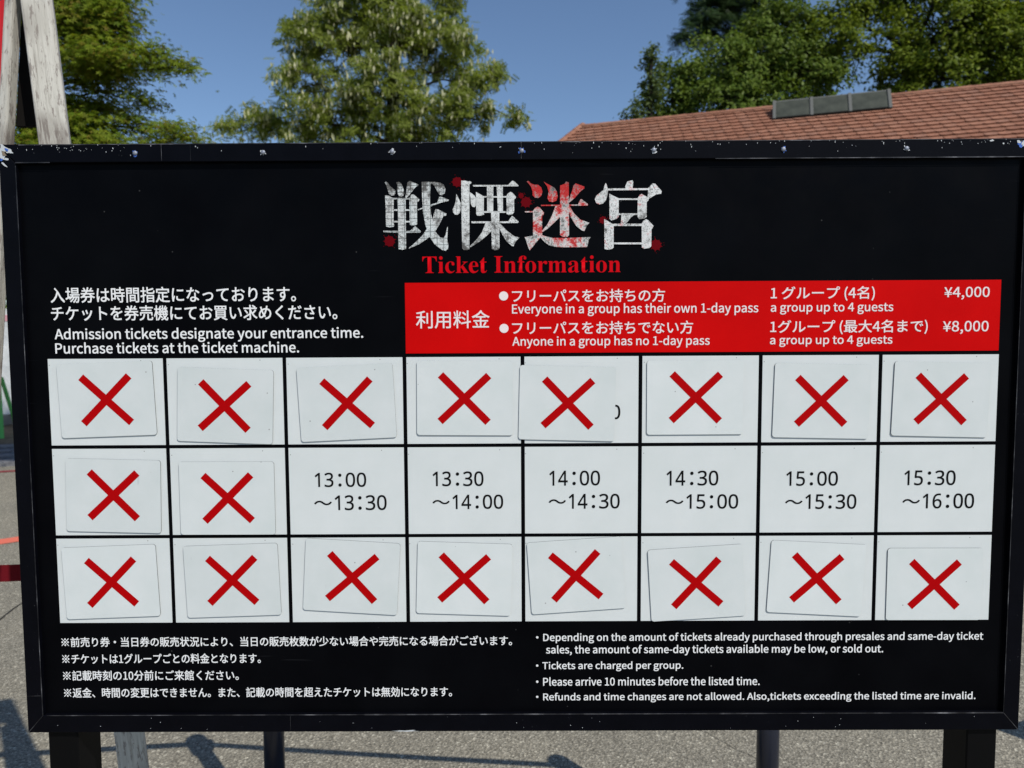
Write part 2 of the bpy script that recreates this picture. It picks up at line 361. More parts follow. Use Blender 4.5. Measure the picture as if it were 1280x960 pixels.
F_sans, F_serif = face('Noto Sans CJK Regular.woff2'), face('NotoSansMath-Regular.woff2')
def glyphs(s, font, bold):
    c = bpy.data.curves.new('text', 'FONT'); c.body = s; c.resolution_u = 3; c.offset = bold
    if font: c.font = font
    o = bpy.data.objects.new('text', c); COL.objects.link(o); bpy.context.view_layer.update()
    dg = bpy.context.evaluated_depsgraph_get()
    me = bpy.data.meshes.new_from_object(o.evaluated_get(dg))
    bpy.data.objects.remove(o); bpy.data.curves.remove(c)
    co = np.empty(len(me.vertices) * 3); me.vertices.foreach_get('co', co); co = co.reshape(-1, 3)
    return me, co
def fit(me, co, x0, x1, z0, z1, y):
    a, b = co.min(0), co.max(0); out = np.empty_like(co)
    out[:, 0] = x0 + (co[:, 0] - a[0]) / (b[0] - a[0]) * (x1 - x0)
    out[:, 2] = GZ + z0 + (co[:, 1] - a[1]) / (b[1] - a[1]) * (z1 - z0); out[:, 1] = y
    me.vertices.foreach_set('co', out.ravel()); me.update(); me.materials.clear()
def local(o, parent):
    """keep an object that was built in board coordinates in place under its parent"""
    o.parent = parent; o.location = -parent.location if parent.parent is board else Vector((0, 0, 0)); return o
def lettering(s, x0, x1, z0, z1, m, y, parent, bold=.0004, font=None, name='lettering', thin=0.0):
    me, co = glyphs(s, font or F_sans, -thin); fit(me, co, x0, x1 - bold, z0, z1 - bold, y)
    if bold:                                         # heavier weight: the print laid down again a fraction of a millimetre over
        bm = bmesh.new(); bm.from_mesh(me); src = bm.verts[:] + bm.edges[:] + bm.faces[:]
        for k, (dx, dz) in enumerate(((1, 0), (0, 1), (1, 1))):
            r_ = bmesh.ops.duplicate(bm, geom=src)
            bmesh.ops.translate(bm, vec=(bold * dx, -.00003 * (k + 1), bold * dz), verts=[g for g in r_['geom'] if isinstance(g, bmesh.types.BMVert)])
        bm.to_mesh(me); bm.free()
    return local(obj(name, me, m), parent)
LINES = [
    ('入場券は時間指定になっております。', -0.6949, -0.3326, 0.2830, 0.3059, 'w'),
    ('チケットを券売機にてお買い求めください。', -0.6953, -0.2722, 0.2565, 0.2789, 'w'),
    ('Admission tickets designate your entrance time.', -0.6915, -0.2346, 0.2246, 0.2459, 'w'),
    ('Purchase tickets at the ticket machine.', -0.6915, -0.3300, 0.2081, 0.2249, 'w'),
    ('利用料金', -0.1562, -0.0476, 0.2426, 0.2691, 'f'),
    ('フリーパスをお持ちの方', -0.0144, 0.2104, 0.2800, 0.2994, 'f'),
    ('Everyone in a group has their own 1-day pass', -0.0145, 0.3477, 0.2595, 0.2784, 'f'),
    ('フリーパスをお持ちでない方', -0.0146, 0.2521, 0.2330, 0.2524, 'f'),
    ('Anyone in a group has no 1-day pass', -0.0142, 0.2769, 0.2123, 0.2306, 'f'),
    ('1 グループ (4名)', 0.3655, 0.5181, 0.2803, 0.3014, 'f'),
    ('a group up to 4 guests', 0.3659, 0.5457, 0.2604, 0.2773, 'f'),
    ('¥4,000', 0.6197, 0.6862, 0.2809, 0.2997, 'f'),
    ('1グループ (最大4名まで)', 0.3657, 0.5971, 0.2310, 0.2522, 'f'),
    ('a group up to 4 guests', 0.3656, 0.5459, 0.2128, 0.2292, 'f'),
    ('¥8,000', 0.6195, 0.6865, 0.2305, 0.2499, 'f'),
    ('13：00', -0.3109, -0.2339, 0.0067, 0.0285, 'k'),
    ('〜13：30', -0.3127, -0.2039, -0.0286, -0.0057, 'k'),
    ('13：30', -0.1344, -0.0583, 0.0072, 0.0296, 'k'),
    ('〜14：00', -0.1352, -0.0291, -0.0275, -0.0057, 'k'),
    ('14：00', 0.0402, 0.1159, 0.0074, 0.0300, 'k'),
    ('〜14：30', 0.0389, 0.1454, -0.0277, -0.0052, 'k'),
    ('14：30', 0.2152, 0.2925, 0.0066, 0.0292, 'k'),
    ('〜15：00', 0.2143, 0.3227, -0.0287, -0.0066, 'k'),
    ('15：00', 0.3939, 0.4709, 0.0054, 0.0274, 'k'),
    ('〜15：30', 0.3928, 0.4993, -0.0298, -0.0074, 'k'),
    ('15：30', 0.5699, 0.6462, 0.0055, 0.0280, 'k'),
    ('〜16：00', 0.5679, 0.6750, -0.0297, -0.0069, 'k'),
    ('10：00', 0.0396, 0.1155, 0.1410, 0.1630, 'k'),
    ('〜10：30', 0.0383, 0.1457, 0.1069, 0.1284, 'k'),
    ('※前売り券・当日券の販売状況により、当日の販売枚数が少ない場合や完売になる場合がございます。', -0.7032, -0.0170, -0.2384, -0.2228, 'w'),
    ('※チケットは1グループごとの料金となります。', -0.7032, -0.4001, -0.2648, -0.2491, 'w'),
    ('※記載時刻の10分前にご来館ください。', -0.7032, -0.4345, -0.2913, -0.2754, 'w'),
    ('※返金、時間の変更はできません。また、記載の時間を超えたチケットは無効になります。', -0.7029, -0.1091, -0.3183, -0.3024, 'w'),
    ('•Depending on the amount of tickets already purchased through presales and same-day ticket', 0.0195, 0.6970, -0.2354, -0.2192, 'w'),
    ('sales, the amount of same-day tickets available may be low, or sold out.', 0.0346, 0.5462, -0.2547, -0.2380, 'w'),
    ('•Tickets are charged per group.', 0.0193, 0.2434, -0.2792, -0.2637, 'w'),
    ('•Please arrive 10 minutes before the listed time.', 0.0193, 0.3599, -0.3018, -0.2880, 'w'),
    ('•Refunds and time changes are not allowed. Also,tickets exceeding the listed time are invalid.', 0.0192, 0.6888, -0.3283, -0.3127, 'w'),
    ('TICKETSERIF', -0.1457, 0.1452, 0.3234, 0.3484, 'r'),
]
MT = {'w': M_txt, 'f': M_feetxt, 'k': M_ink, 'r': M_redtxt}
def disc(cx, cz, r_, n=14): return [(cx + r_ * math.cos(2 * math.pi * k / n), GZ + cz + r_ * math.sin(2 * math.pi * k / n)) for k in range(n)]
for s, x0, x1, z0, z1, k in LINES:
    if k == 'k':                                    # a time: digits either side of a wide colon
        wd = x1 - x0; parts = s.replace('〜', '').split('：'); long = s[0] == '〜'
        spans = ((.285, .547), .632, (.712, 1.0)) if long else ((0, .362), .488, (.600, 1.0))
        row = 0 if z0 > .07 else 1; col = max(i for i in range(8) if GX[i] < x0); cell = cells[row, col]
        for t_, sp_ in zip(parts, (spans[0], spans[2])):
            lettering(t_, x0 + wd * sp_[0], x0 + wd * sp_[1], z0, z1, M_ink, -.0013, cell, .00045, F_serif, 'time_lettering')
        cx = x0 + wd * spans[1]; h_ = z1 - z0
        local(obj('time_colon', sheet([disc(cx, z0 + h_ * .14, h_ * .115), disc(cx, z0 + h_ * .82, h_ * .115)], -.0013), M_ink), cell)
        if long: lettering('〜', x0, x0 + wd * .245, z0 + h_ * .34, z0 + h_ * .64, M_ink, -.0013, cell, .00045, name='time_lettering')
    elif k == 'r':
        lettering('𝐓𝐢𝐜𝐤𝐞𝐭 𝐈𝐧𝐟𝐨𝐫𝐦𝐚𝐭𝐢𝐨𝐧', x0, x1, z0, z1, M_redtxt, -.0005, board, 0.0, F_serif, 'subtitle_lettering', .002)
    elif k == 'f':
        lettering(s, x0, x1, z0, z1, M_feetxt, -.0012, fee, .0004)
    else:
        lettering(s, x0, x1, z0, z1, M_txt, -.0005, board, .0005 if z1 > 0 else .00038)
for cx, cz in ((-.0267, .2898), (-.0264, .2423)):
    local(obj('bullet', sheet([disc(cx, cz, .0067, 24)], -.0012), M_feetxt), fee)
TITLE = {   # outlines of the four brush characters, tenths of a millimetre from the grid centre
    '戦': [
        [(-1988,4551),(-1970,4565),(-1944,4547),(-1918,4505),(-1872,4465),(-1839,4439),(-1837,4393),(-1860,4363),(-1900,4360),(-1933,4387),(-1946,4439),(-1965,4505)],
        [(-1821,4550),(-1783,4559),(-1750,4537),(-1728,4497),(-1712,4438),(-1706,4392),(-1720,4359),(-1753,4343),(-1787,4357),(-1802,4393),(-1812,4452),(-1804,4504)],
        [(-1657,4550),(-1623,4572),(-1570,4549),(-1543,4536),(-1503,4522),(-1501,4500),(-1530,4490),(-1558,4463),(-1598,4411),(-1639,4361),(-1680,4326),(-1693,4339),(-1679,4412),(-1667,4490)],
        [(-1987,4367),(-1934,4363),(-1861,4320),(-1870,3964),(-1860,3937),(-1867,3913),(-1928,3903),(-1979,3918),(-1981,3945),(-1982,4176)],
        [(-1867,4327),(-1626,4326),(-1627,4303),(-1868,4305)],
        [(-1811,4320),(-1693,4319),(-1688,4267),(-1691,3591),(-1745,3578),(-1805,3589),(-1805,4043)],
        [(-1633,4319),(-1606,4372),(-1572,4378),(-1486,4305),(-1496,4279),(-1520,4266),(-1525,3949),(-1552,3929),(-1605,3925),(-1632,3943)],
        [(-1870,4165),(-1629,4163),(-1629,4141),(-1870,4142)],
        [(-1866,3997),(-1631,3996),(-1632,3973),(-1866,3974)],
        [(-2023,3856),(-1633,3850),(-1552,3920),(-1472,3845),(-1479,3826),(-1687,3824),(-2016,3832)],
        [(-1452,4555),(-1369,4557),(-1316,4551),(-1324,4436),(-1330,4265),(-1321,4106),(-1271,3854),(-1192,3754),(-1138,3748),(-1111,3787),(-1085,3906),(-1076,3906),(-1084,3774),(-1087,3721),(-1069,3641),(-1079,3588),(-1113,3561),(-1167,3575),(-1273,3655),(-1352,3775),(-1404,3935),(-1435,4107),(-1446,4305)],
        [(-1336,4554),(-1262,4554),(-1182,4543),(-1129,4514),(-1103,4448),(-1117,4389),(-1158,4362),(-1191,4369),(-1224,4415),(-1263,4495),(-1303,4534),(-1332,4502)],
        [(-1515,4160),(-1333,4225),(-1226,4257),(-1198,4336),(-1171,4343),(-1058,4296),(-1065,4279),(-1186,4251),(-1327,4201),(-1455,4166),(-1508,4147)],
        [(-1254,4165),(-1214,4158),(-1094,4098),(-1101,4068),(-1141,4059),(-1203,3934),(-1271,3828),(-1380,3736),(-1502,3657),(-1651,3594),(-1644,3611),(-1555,3683),(-1446,3789),(-1364,3908),(-1295,4040)],
    ],
    '慄': [
        [(-949,4381),(-923,4335),(-886,4249),(-885,4170),(-898,4110),(-932,4080),(-972,4084),(-999,4118),(-1002,4164),(-978,4210),(-957,4276)],
        [(-874,4571),(-820,4571),(-774,4558),(-754,4564),(-723,4548),(-734,4527),(-754,4518),(-763,3586),(-796,3570),(-850,3573),(-870,3600),(-875,4038)],
        [(-755,4406),(-722,4386),(-682,4353),(-656,4313),(-654,4221),(-684,4188),(-717,4195),(-737,4235),(-743,4314)],
        [(-705,4508),(-193,4505),(-133,4564),(-106,4560),(-40,4497),(-47,4484),(-701,4485)],
        [(-662,4406),(-635,4395),(-546,4342),(-550,4115),(-544,4082),(-591,4065),(-644,4065),(-660,4089)],
        [(-555,4346),(-208,4344),(-208,4324),(-555,4326)],
        [(-501,4490),(-407,4490),(-412,4114),(-499,4115)],
        [(-360,4489),(-270,4489),(-269,4113),(-343,4114)],
        [(-218,4344),(-201,4377),(-160,4405),(-134,4396),(-78,4334),(-83,4310),(-105,4297),(-106,4112),(-135,4084),(-182,4071),(-216,4087)],
        [(-557,4131),(-209,4129),(-209,4105),(-557,4107)],
        [(-443,4114),(-323,4114),(-323,3597),(-346,3570),(-393,3564),(-436,3584)],
        [(-732,3984),(-196,3981),(-138,4060),(-115,4046),(-42,3977),(-49,3956),(-728,3957)],
        [(-525,3956),(-404,3955),(-432,3850),(-513,3771),(-621,3685),(-749,3610),(-756,3626),(-661,3718),(-579,3824)],
        [(-330,3955),(-304,3942),(-217,3848),(-110,3768),(-27,3744),(-70,3708),(-97,3669),(-118,3620),(-144,3625),(-218,3689),(-284,3796),(-317,3869)],
    ],
    '迷': [
        [(77,4553),(103,4563),(137,4526),(190,4506),(243,4506),(290,4466),(307,4407),(290,4347),(249,4315),(196,4322),(163,4355),(163,4407),(143,4473),(110,4519)],
        [(324,4551),(364,4525),(417,4498),(484,4458),(517,4405),(530,4333),(510,4274),(457,4254),(403,4265),(379,4314),(397,4400),(377,4479)],
        [(564,4491),(630,4516),(650,4549),(690,4536),(695,3777),(670,3753),(603,3754),(563,3778)],
        [(757,4489),(791,4522),(844,4502),(917,4475),(917,4449),(857,4403),(777,4312),(697,4246),(690,4266),(717,4358),(744,4430)],
        [(285,4216),(824,4219),(864,4298),(884,4291),(971,4225),(965,4201),(289,4200)],
        [(497,4201),(590,4201),(577,4056),(483,3964),(389,3878),(302,3822),(302,3846),(376,3931),(443,4056)],
        [(670,4200),(704,4194),(764,4094),(858,4001),(992,3954),(952,3915),(918,3835),(885,3842),(804,3902),(724,4028),(691,4121)],
        [(48,4125),(169,4127),(196,4170),(236,4190),(269,4176),(329,4103),(322,4070),(302,4064),(302,3779),(362,3759),(456,3739),(670,3737),(858,3743),(1016,3749),(986,3716),(959,3603),(590,3602),(483,3612),(402,3633),(335,3680),(275,3746),(120,3561),(107,3581),(47,3752),(168,3773),(169,4108),(52,4109)],
    ],
    '宮': [
        [(1227,4526),(1243,4500),(1260,4434),(1255,4355),(1231,4276),(1191,4230),(1137,4217),(1091,4237),(1070,4290),(1090,4343),(1150,4389),(1197,4428),(1210,4487)],
        [(1257,4447),(1844,4446),(1910,4516),(1950,4509),(2044,4403),(2038,4366),(1965,4358),(1852,4292),(1838,4312),(1847,4420),(1257,4418)],
        [(1510,4472),(1543,4544),(1616,4563),(1630,4537),(1617,4419),(1524,4419)],
        [(1281,4371),(1324,4348),(1418,4304),(1419,4038),(1392,4011),(1312,3985),(1285,4012)],
        [(1411,4304),(1698,4302),(1698,4279),(1411,4280)],
        [(1694,4306),(1724,4352),(1751,4365),(1858,4306),(1852,4273),(1825,4246),(1827,4035),(1794,4012),(1720,4003),(1693,4036)],
        [(1412,4088),(1699,4086),(1700,4063),(1412,4064)],
        [(1459,4070),(1653,4069),(1593,4023),(1520,3931),(1449,3932)],
        [(1208,4006),(1245,3986),(1346,3926),(1347,3594),(1320,3572),(1253,3564),(1213,3575)],
        [(1339,3939),(1765,3937),(1765,3904),(1339,3906)],
        [(1754,3937),(1780,3983),(1820,4002),(1854,3982),(1928,3903),(1915,3876),(1899,3856),(1897,3611),(1870,3585),(1797,3575),(1759,3592)],
        [(1340,3667),(1763,3665),(1763,3638),(1340,3641)],
    ],
}

TM = {'戦': grunge('title_print_tiled', .8, (.66, .74), (.62, .67, .66), .02, .07, .16), '慄': grunge('title_print_plaster', .25, (.70, .78), (.74, .76, .74), 0, .16, 0),
      '迷': grunge('title_print_bloody', 0, (.475, .57), (.80, .74, .71), .11, 0, .03), '宮': grunge('title_print_stained', 0, (.56, .64), (.78, .79, .78), 0, 0, 0)}
for ch, polys in TITLE.items():
    obj('title_character', sheet([[(a / 1e4, GZ + b / 1e4) for a, b in p] for p in polys], -.0010, .00004), TM[ch], board)
for cx, cz, r_ in ((-.1933, .3705, .0080), (-.0934, .4552, .0074), (.0069, .4257, .0078), (-.0004, .4352, .0040), (.1191, .3994, .0055), (.1968, .3631, .0080)):
    pl = []; n = 44
    for k in range(n):
        a = 2 * math.pi * k / n; rr = r_ * (.92 + random.uniform(-.05, .05) + (random.uniform(.12, .4) if k % 5 == 2 else 0)); pl.append((cx + rr * math.cos(a), GZ + cz + rr * math.sin(a)))
    drops = [[(q[0] + cx, q[1] + GZ + cz) for q in flake(r_ * 1.45 * math.cos(a), r_ * 1.45 * math.sin(a), .0006, .0006, 6)] for a in np.linspace(0, 6, 5) + random.random()]
    obj('blood_splat', sheet([pl] + drops, -.0005, .00002), M_splat, board)

# ---------------------------------------------------------------- magnet cards
M_rubber = mat('grey_magnet_rubber', (.06, .06, .06), .8, .1)
def card_mesh(wd=.1424, ht=.1105, th=.0014, r_=.004):
    bm = bmesh.new(); out = []
    for sx, sz, a0 in ((1, 1, 0), (-1, 1, 90), (-1, -1, 180), (1, -1, 270)):
        for k in range(4):
            a = R(a0 + 30 * k); out.append((sx * (wd / 2 - r_) + r_ * math.cos(a), sz * (ht / 2 - r_) + r_ * math.sin(a)))
    fr = [bm.verts.new((a, -th, b)) for a, b in out]; bk = [bm.verts.new((a, 0, b)) for a, b in out]; n = len(out)
    bm.faces.new(fr); bm.faces.new(bk[::-1])
    for k in range(n): bm.faces.new((fr[k], fr[(k + 1) % n], bk[(k + 1) % n], bk[k]))
    bmesh.ops.recalc_face_normals(bm, faces=bm.faces[:])
    for f in bm.faces: f.material_index = 0 if len(f.verts) > 4 else 1
    me = bm_mesh(bm, 'card'); me.materials.append(M_card); me.materials.append(M_rubber); return me
CM = card_mesh()
def cross_mesh(hx=.0365, hz=.0355, t_=.0056):
    d = Vector((hx, hz)).normalized(); nn = Vector((-d.y, d.x)) * t_; L_ = Vector((hx, hz)).length - t_ * .2
    a, b = d * L_, -d * L_
    q1 = [tuple(a + nn), tuple(b + nn), tuple(b - nn), tuple(a - nn)]
    q2 = [(-p, q) for p, q in q1]
    return sheet([q1, q2], -.00155, .00006)
XM = cross_mesh()
CARDS = [(-.6171, .1399, 1.9), (-.4412, .1299, -2.3), (-.2605, .1335, 2.6), (-.0850, .1394, -.5), (.0667, .1311, -1.5), (.2559, .1389, .1), (.4434, .1327, -1.3), (.6197, .1342, -1.5),
         (-.6133, -.0050, -1.5), (-.4426, -.0094, -.1),
         (-.6225, -.1367, 2.0), (-.4388, -.1353, 1.8), (-.2586, -.1301, -3.6), (-.0886, -.1338, -2.0), (.0806, -.1295, 3.8), (.2619, -.1416, 3.5), (.4415, -.1354, -3.0), (.6190, -.1449, -.1)]
ORD = ['first', 'second', 'third', 'fourth', 'fifth', 'sixth', 'seventh', 'last']
LBL = ['white magnet card with red X, %s slot of the board\'s top row' % o for o in ORD]
LBL[4] = 'white red-X magnet card slipped sideways over the grid line, printed zero peeking out beside it'
LBL += ['white magnet card with red X, first slot of the middle row', 'white magnet card with red X beside the 13:00 slot']
LBL += ['white magnet card with red X, %s slot of the bottom row' % o for o in ORD]
LBL[12] = 'clockwise tilted red-X magnet card in the bottom row\'s third slot'
LBL[13] = 'barely tilted red-X magnet card in the bottom row\'s fourth slot'
LBL[14] = 'anticlockwise tilted red-X magnet card touching the top of the bottom row\'s fifth slot'
LBL[15] = 'anticlockwise tilted red-X magnet card hanging to the lower edge of the bottom row\'s sixth slot'
LBL[16] = 'clockwise tilted red-X magnet card in the bottom row\'s seventh slot'
LBL[17] = 'straight low-set red-X magnet card in the bottom row\'s last slot'
for (cx, cz, a), lb in zip(CARDS, LBL):
    o = obj('magnet_card', CM, M_card, None, (cx, -.0010 - .0003, GZ + cz), (R(random.uniform(-.12, .12)), R(-a), R(random.uniform(-.1, .1))))
    tag(o, lb, 'magnet card', 'red-X magnet cards covering sold out time slots')
    xo = obj('cross_mark', XM, M_x, o, (random.uniform(-.0012, .0012), 0, random.uniform(-.0012, .0012)), (0, R(random.uniform(-.8, .8)), 0))

# ================================================================ WHITE TIMBER TRESTLE SIGN (left of the board)
M_wood = mat('weathered_white_timber', (.6, .58, .53), .8, .2)
v = coords(M_wood, (1, 1, .06)); g1 = noise(M_wood, v, 170, 5, .7); v2 = coords(M_wood, (1, 1, .22)); g2 = noise(M_wood, v2, 150, 5, .75)
vz = coords(M_wood)
base = ramp(M_wood, g1, [(.30, (.27, .25, .215)), (.46, (.47, .45, .395)), (.70, (.58, .56, .50))])
fl = ramp(M_wood, g2, [(.545, 0.0), (.61, .8)])
c = mix(M_wood, fl, base, (.20, .17, .15))
wearz = ramp(M_wood, noise(M_wood, vz, 3.1, 2), [(.49, 0.0), (.56, 1.0)])
bare = mix(M_wood, 1.0, ramp(M_wood, g1, [(.40, 0.0), (.52, .9)]), wearz, 'MULTIPLY')
setcol(M_wood, mix(M_wood, bare, c, (.17, .145, .125))); bump(M_wood, g1, .5, .003)
M_redpaint = mat('red_sign_paint', (.55, .015, .02), .5, .3)
M_dark = mat('near_black_matte', (.010, .009, .008), .9, .05)  # near-black paints foliage shade on the added trestle boards; skylight sill shares it
def quad_prism_v(name, pts, y0, y1, m):
    bm = bmesh.new(); lo = [bm.verts.new((p[0], y0, p[1])) for p in pts]; hi = [bm.verts.new((p[0], y1, p[1])) for p in pts]; n = len(pts)
    bm.faces.new(hi); bm.faces.new(lo[::-1])
    for k in range(n): bm.faces.new((lo[k], lo[(k + 1) % n], hi[(k + 1) % n], hi[k]))
    bmesh.ops.recalc_face_normals(bm, faces=bm.faces[:]); return obj(name, bm_mesh(bm, name), m)
tr = thing('trestle_sign', 'tall weathered white wooden trestle sign with a red board behind the ticket board', 'trestle sign', (-.93, .3, 0))
def on(o, root): o.location = o.location - root.location; o.parent = root; return o
on(beam('leg', (-.713, .300, 0), (-.893, .300, 2.20), .052, .050, M_wood, twist=R(28)), tr)
on(beam('leg', (-1.157, .30, 0), (-.922, .30, 2.20), .026, .018, M_wood), tr)
on(beam('leg', (-2.50, .42, 0), (-2.27, .42, 2.20), .040, .046, M_wood), tr)
on(beam('leg', (-2.05, .42, 0), (-2.23, .42, 2.20), .052, .050, M_wood), tr)
for zz0, zz1 in ((.80, 1.865), (1.905, 2.17)):  # added boards: lower fills the ground shadow, upper stands for shaded foliage
    on(quad_prism_v('added_shade_board', [(max(-.985, -1.160 + .1045 * zz0), zz0), (-.715 - .0818 * zz0, zz0), (-.715 - .0818 * zz1, zz1), (-1.160 + .1045 * zz1, zz1)], .335, .347, M_dark), tr)
on(beam('cross_bar', (-1.03, .335, .55), (-.76, .335, .55), .018, .06, M_wood), tr)
bm = bmesh.new()
f4 = [(-2.35, .43, 1.02), (-1.066, .325, 1.02), (-.944, .325, 2.19), (-2.28, .43, 2.19)]
vs = [bm.verts.new(p) for p in f4]; vb = [bm.verts.new((p[0], p[1] + .012, p[2])) for p in f4]
bm.faces.new(vs); bm.faces.new(vb[::-1])
for k in range(4): bm.faces.new((vs[k], vb[k], vb[(k + 1) % 4], vs[(k + 1) % 4]))
bmesh.ops.recalc_face_normals(bm, faces=bm.faces[:])
fo = obj('sign_face', bm_mesh(bm, 'sign_face'), M_redpaint); on(fo, tr)

# ================================================================ BELT STANCHIONS
M_stan = mat('navy_black_post', (.010, .012, .022), .30, .5)
M_belt = mat('dark_red_webbing', (.13, .004, .010), .8, .15)
v = coords(M_belt, (1, 1, 1)); bump(M_belt, noise(M_belt, v, 300, 2), .3, .001)
PM = lathe([(.0285, .02), (.0285, .80)], 28); BM_ = lathe([(.165, .001), (.165, .010), (.150, .022), (.040, .034), (.0286, .050)], 32)
HM = lathe([(.031, .80), (.038, .812), (.038, .905), (.033, .925), (.018, .938)], 24); CL = box_mesh(.030, .036, .060, .004, 2)
POSTS = [((-2.390, .748), None), ((-.698, .900), 0), ((.649, .760), 1), ((2.350, .980), None), ((3.950, 1.730), 3)]
SL = ['navy belt stanchion at the far end of the dark red belt beside the trestle', 'slim navy post of a belt stanchion behind the board, beside the white timber leg',
      'slim navy post of a belt stanchion behind the board, beside the black right-hand post', 'navy belt stanchion past the right-hand edge of the board', 'navy belt stanchion farthest beyond the right edge of the board']
for i, ((px, py), to) in enumerate(POSTS):
    st = thing('belt_stanchion', SL[i], 'stanchion', (px, py, 0), 'belt stanchions behind the ticket board')
    obj('base', BM_, M_stan, st); obj('pole', PM, M_stan, st); hd = obj('belt_head', HM, M_stan, st)
    if to is not None:
        q = Vector((POSTS[to][0][0] - px, POSTS[to][0][1] - py)); L_ = q.length; a = math.atan2(q.y, q.x)
        bm = bmesh.new(); n = 14; lo, hi = [], []
        for k in range(n + 1):
            t = k / n; s_ = .036 + (L_ - .072) * t; sag = -.006 * 4 * t * (1 - t)
            lo.append((s_, .850 + sag)); hi.append((s_, .896 + sag))
        fr = [[bm.verts.new((s_, yy, z)) for s_, z in row] for yy in (-.0009, .0009) for row in (lo, hi)]
        for A, B, fl_ in ((fr[0], fr[1], 0), (fr[2], fr[3], 1), (fr[0], fr[2], 1), (fr[1], fr[3], 0)):
            for k in range(n):
                f = [A[k], A[k + 1], B[k + 1], B[k]]; bm.faces.new(f[::-1] if fl_ else f)
        obj('belt', bm_mesh(bm, 'belt'), M_belt, st, (0, 0, 0), (0, 0, a))
        obj('belt_clip', CL, M_stan, st, (q.x - .040 * math.cos(a), q.y - .040 * math.sin(a), .873), (0, 0, a))

# ================================================================ WHITE HOARDING AND GREEN BARRICADE (far left)
M_sheet = mat('white_hoarding_sheet', (.62, .63, .62), .6, .3)
v = coords(M_sheet); setcol(M_sheet, ramp(M_sheet, noise(M_sheet, v, 2.5, 5), [(.3, (.50, .52, .52)), (.7, (.70, .71, .70))])); bump(M_sheet, noise(M_sheet, v, 4, 3), .5, .04)
M_pink = mat('pink_band', (.60, .30, .33), .6, .3); M_greypipe = mat('grey_pipe', (.25, .25, .25), .5, .4, .5)
M_green = mat('green_plastic', (.10, .42, .08), .45, .4)
for i in range(3):
    hx = -10.75 + i * 1.82
    h = thing('hoarding_panel', ['white site hoarding panel with pink top band, end panel by the trees', 'white site hoarding panel with pink top band behind the green barricade', 'white site hoarding panel with pink top band, last one behind the ticket board'][i], 'hoarding', (hx, 10.5, .10), 'white hoarding panels at the edge of the flower bed')
    sh = obj('sheet', box_mesh(1.79, .03, 1.70, .004), M_sheet, h, (0, 0, 1.03)); obj('band', box_mesh(1.79, .006, .10, .001), M_pink, sh, (0, -.0185, .70))
    for s_ in (-1, 1): obj('foot', box_mesh(.06, .45, .18, .01), M_greypipe, h, (s_ * .7, 0, .09))
    for zz in (.35, .16): obj('mark', box_mesh(.35, .004, .02, .001), M_greypipe, sh, (.55, -.0175, zz), (0, R(38), 0))
bar = thing('barricade', 'bright green plastic barricade leg frame standing before the white hoarding', 'barricade', (-7.75, 9.15, .0))
for s_ in (-1, 1):
    for dx, ln in ((-1.0, 1), (.42, -1)):
        on_ = beam('leg', (dx - .11 * ln, s_ * .20, 0), (dx + .02 * ln, s_ * .03, .95), .06, .04, M_green); on_.parent = bar
obj('rail', box_mesh(1.20, .05, .09, .01), M_green, bar, (-.29, 0, .82))
obj('rail', box_mesh(1.30, .05, .07, .01), M_green, bar, (-.29, -.13, .42))

# ================================================================ TILED-ROOF BUILDING
A_ = Vector((.9493, -.3143, 0)); N_ = Vector((-.3143, -.9493, 0)); SLP = .7265; R0 = Vector((1.39, 14.4, 5.87)); RL = 13.0; EV = 3.1
DN = (N_ + Vector((0, 0, -SLP))).normalized(); UPN = A_.cross(DN); UPN = UPN if UPN.z > 0 else -UPN; SLEN = EV * math.hypot(1, SLP)
house = thing('tile_roofed_building', 'building with a red clay tile roof and a row of grey skylights', 'building', (R0.x + A_.x * 5, R0.y + A_.y * 5, 0))
M_tile = mat('terracotta_tile', (.3, .13, .08), .75, .3)
oi = node(M_tile, 'ShaderNodeObjectInfo'); ge = node(M_tile, 'ShaderNodeNewGeometry')
ad = node(M_tile, 'ShaderNodeMath', operation='ADD'); nodes(M_tile)[1].new(oi.outputs['Random'], ad.inputs[0]); nodes(M_tile)[1].new(ge.outputs['Random Per Island'], ad.inputs[1])
fr_ = node(M_tile, 'ShaderNodeMath', operation='FRACT'); nodes(M_tile)[1].new(ad.outputs[0], fr_.inputs[0])
tcol = ramp(M_tile, fr_.outputs[0], [(0, (.25, .112, .068)), (.35, (.30, .135, .082)), (.7, (.335, .160, .100)), (1, (.27, .135, .090))])
tv = coords(M_tile, (1, 1, 1), 'Object')
setcol(M_tile, mix(M_tile, 1.0, tcol, ramp(M_tile, noise(M_tile, tv, 14, 5), [(.3, (.72, .70, .70)), (.7, (1.1, 1.08, 1.05))]), 'MULTIPLY'))
bump(M_tile, noise(M_tile, tv, 40, 3), .3, .004)
M_wall = mat('cream_render_wall', (.55, .50, .42), .9, .1)
setcol(M_wall, ramp(M_wall, noise(M_wall, coords(M_wall), 3, 5), [(.3, (.48, .43, .36)), (.7, (.60, .55, .47))]))
M_rooff = mat('roof_board', (.10, .05, .035), .9, .1)
HK = .43
def rp(u, run, h=0.0): return R0 + A_ * u + N_ * run + Vector((0, 0, -SLP * run)) + UPN * h
def hull(name, pts, faces, m, parent):
    bm = bmesh.new(); vs = [bm.verts.new(p) for p in pts]
    for f in faces: bm.faces.new([vs[k] for k in f])
    bmesh.ops.recalc_face_normals(bm, faces=bm.faces[:]); o = obj(name, bm_mesh(bm, name), m); o.location = -house.location; o.parent = parent; return o
bk = lambda u, run: R0 + A_ * u - N_ * run + Vector((0, 0, -SLP * run))
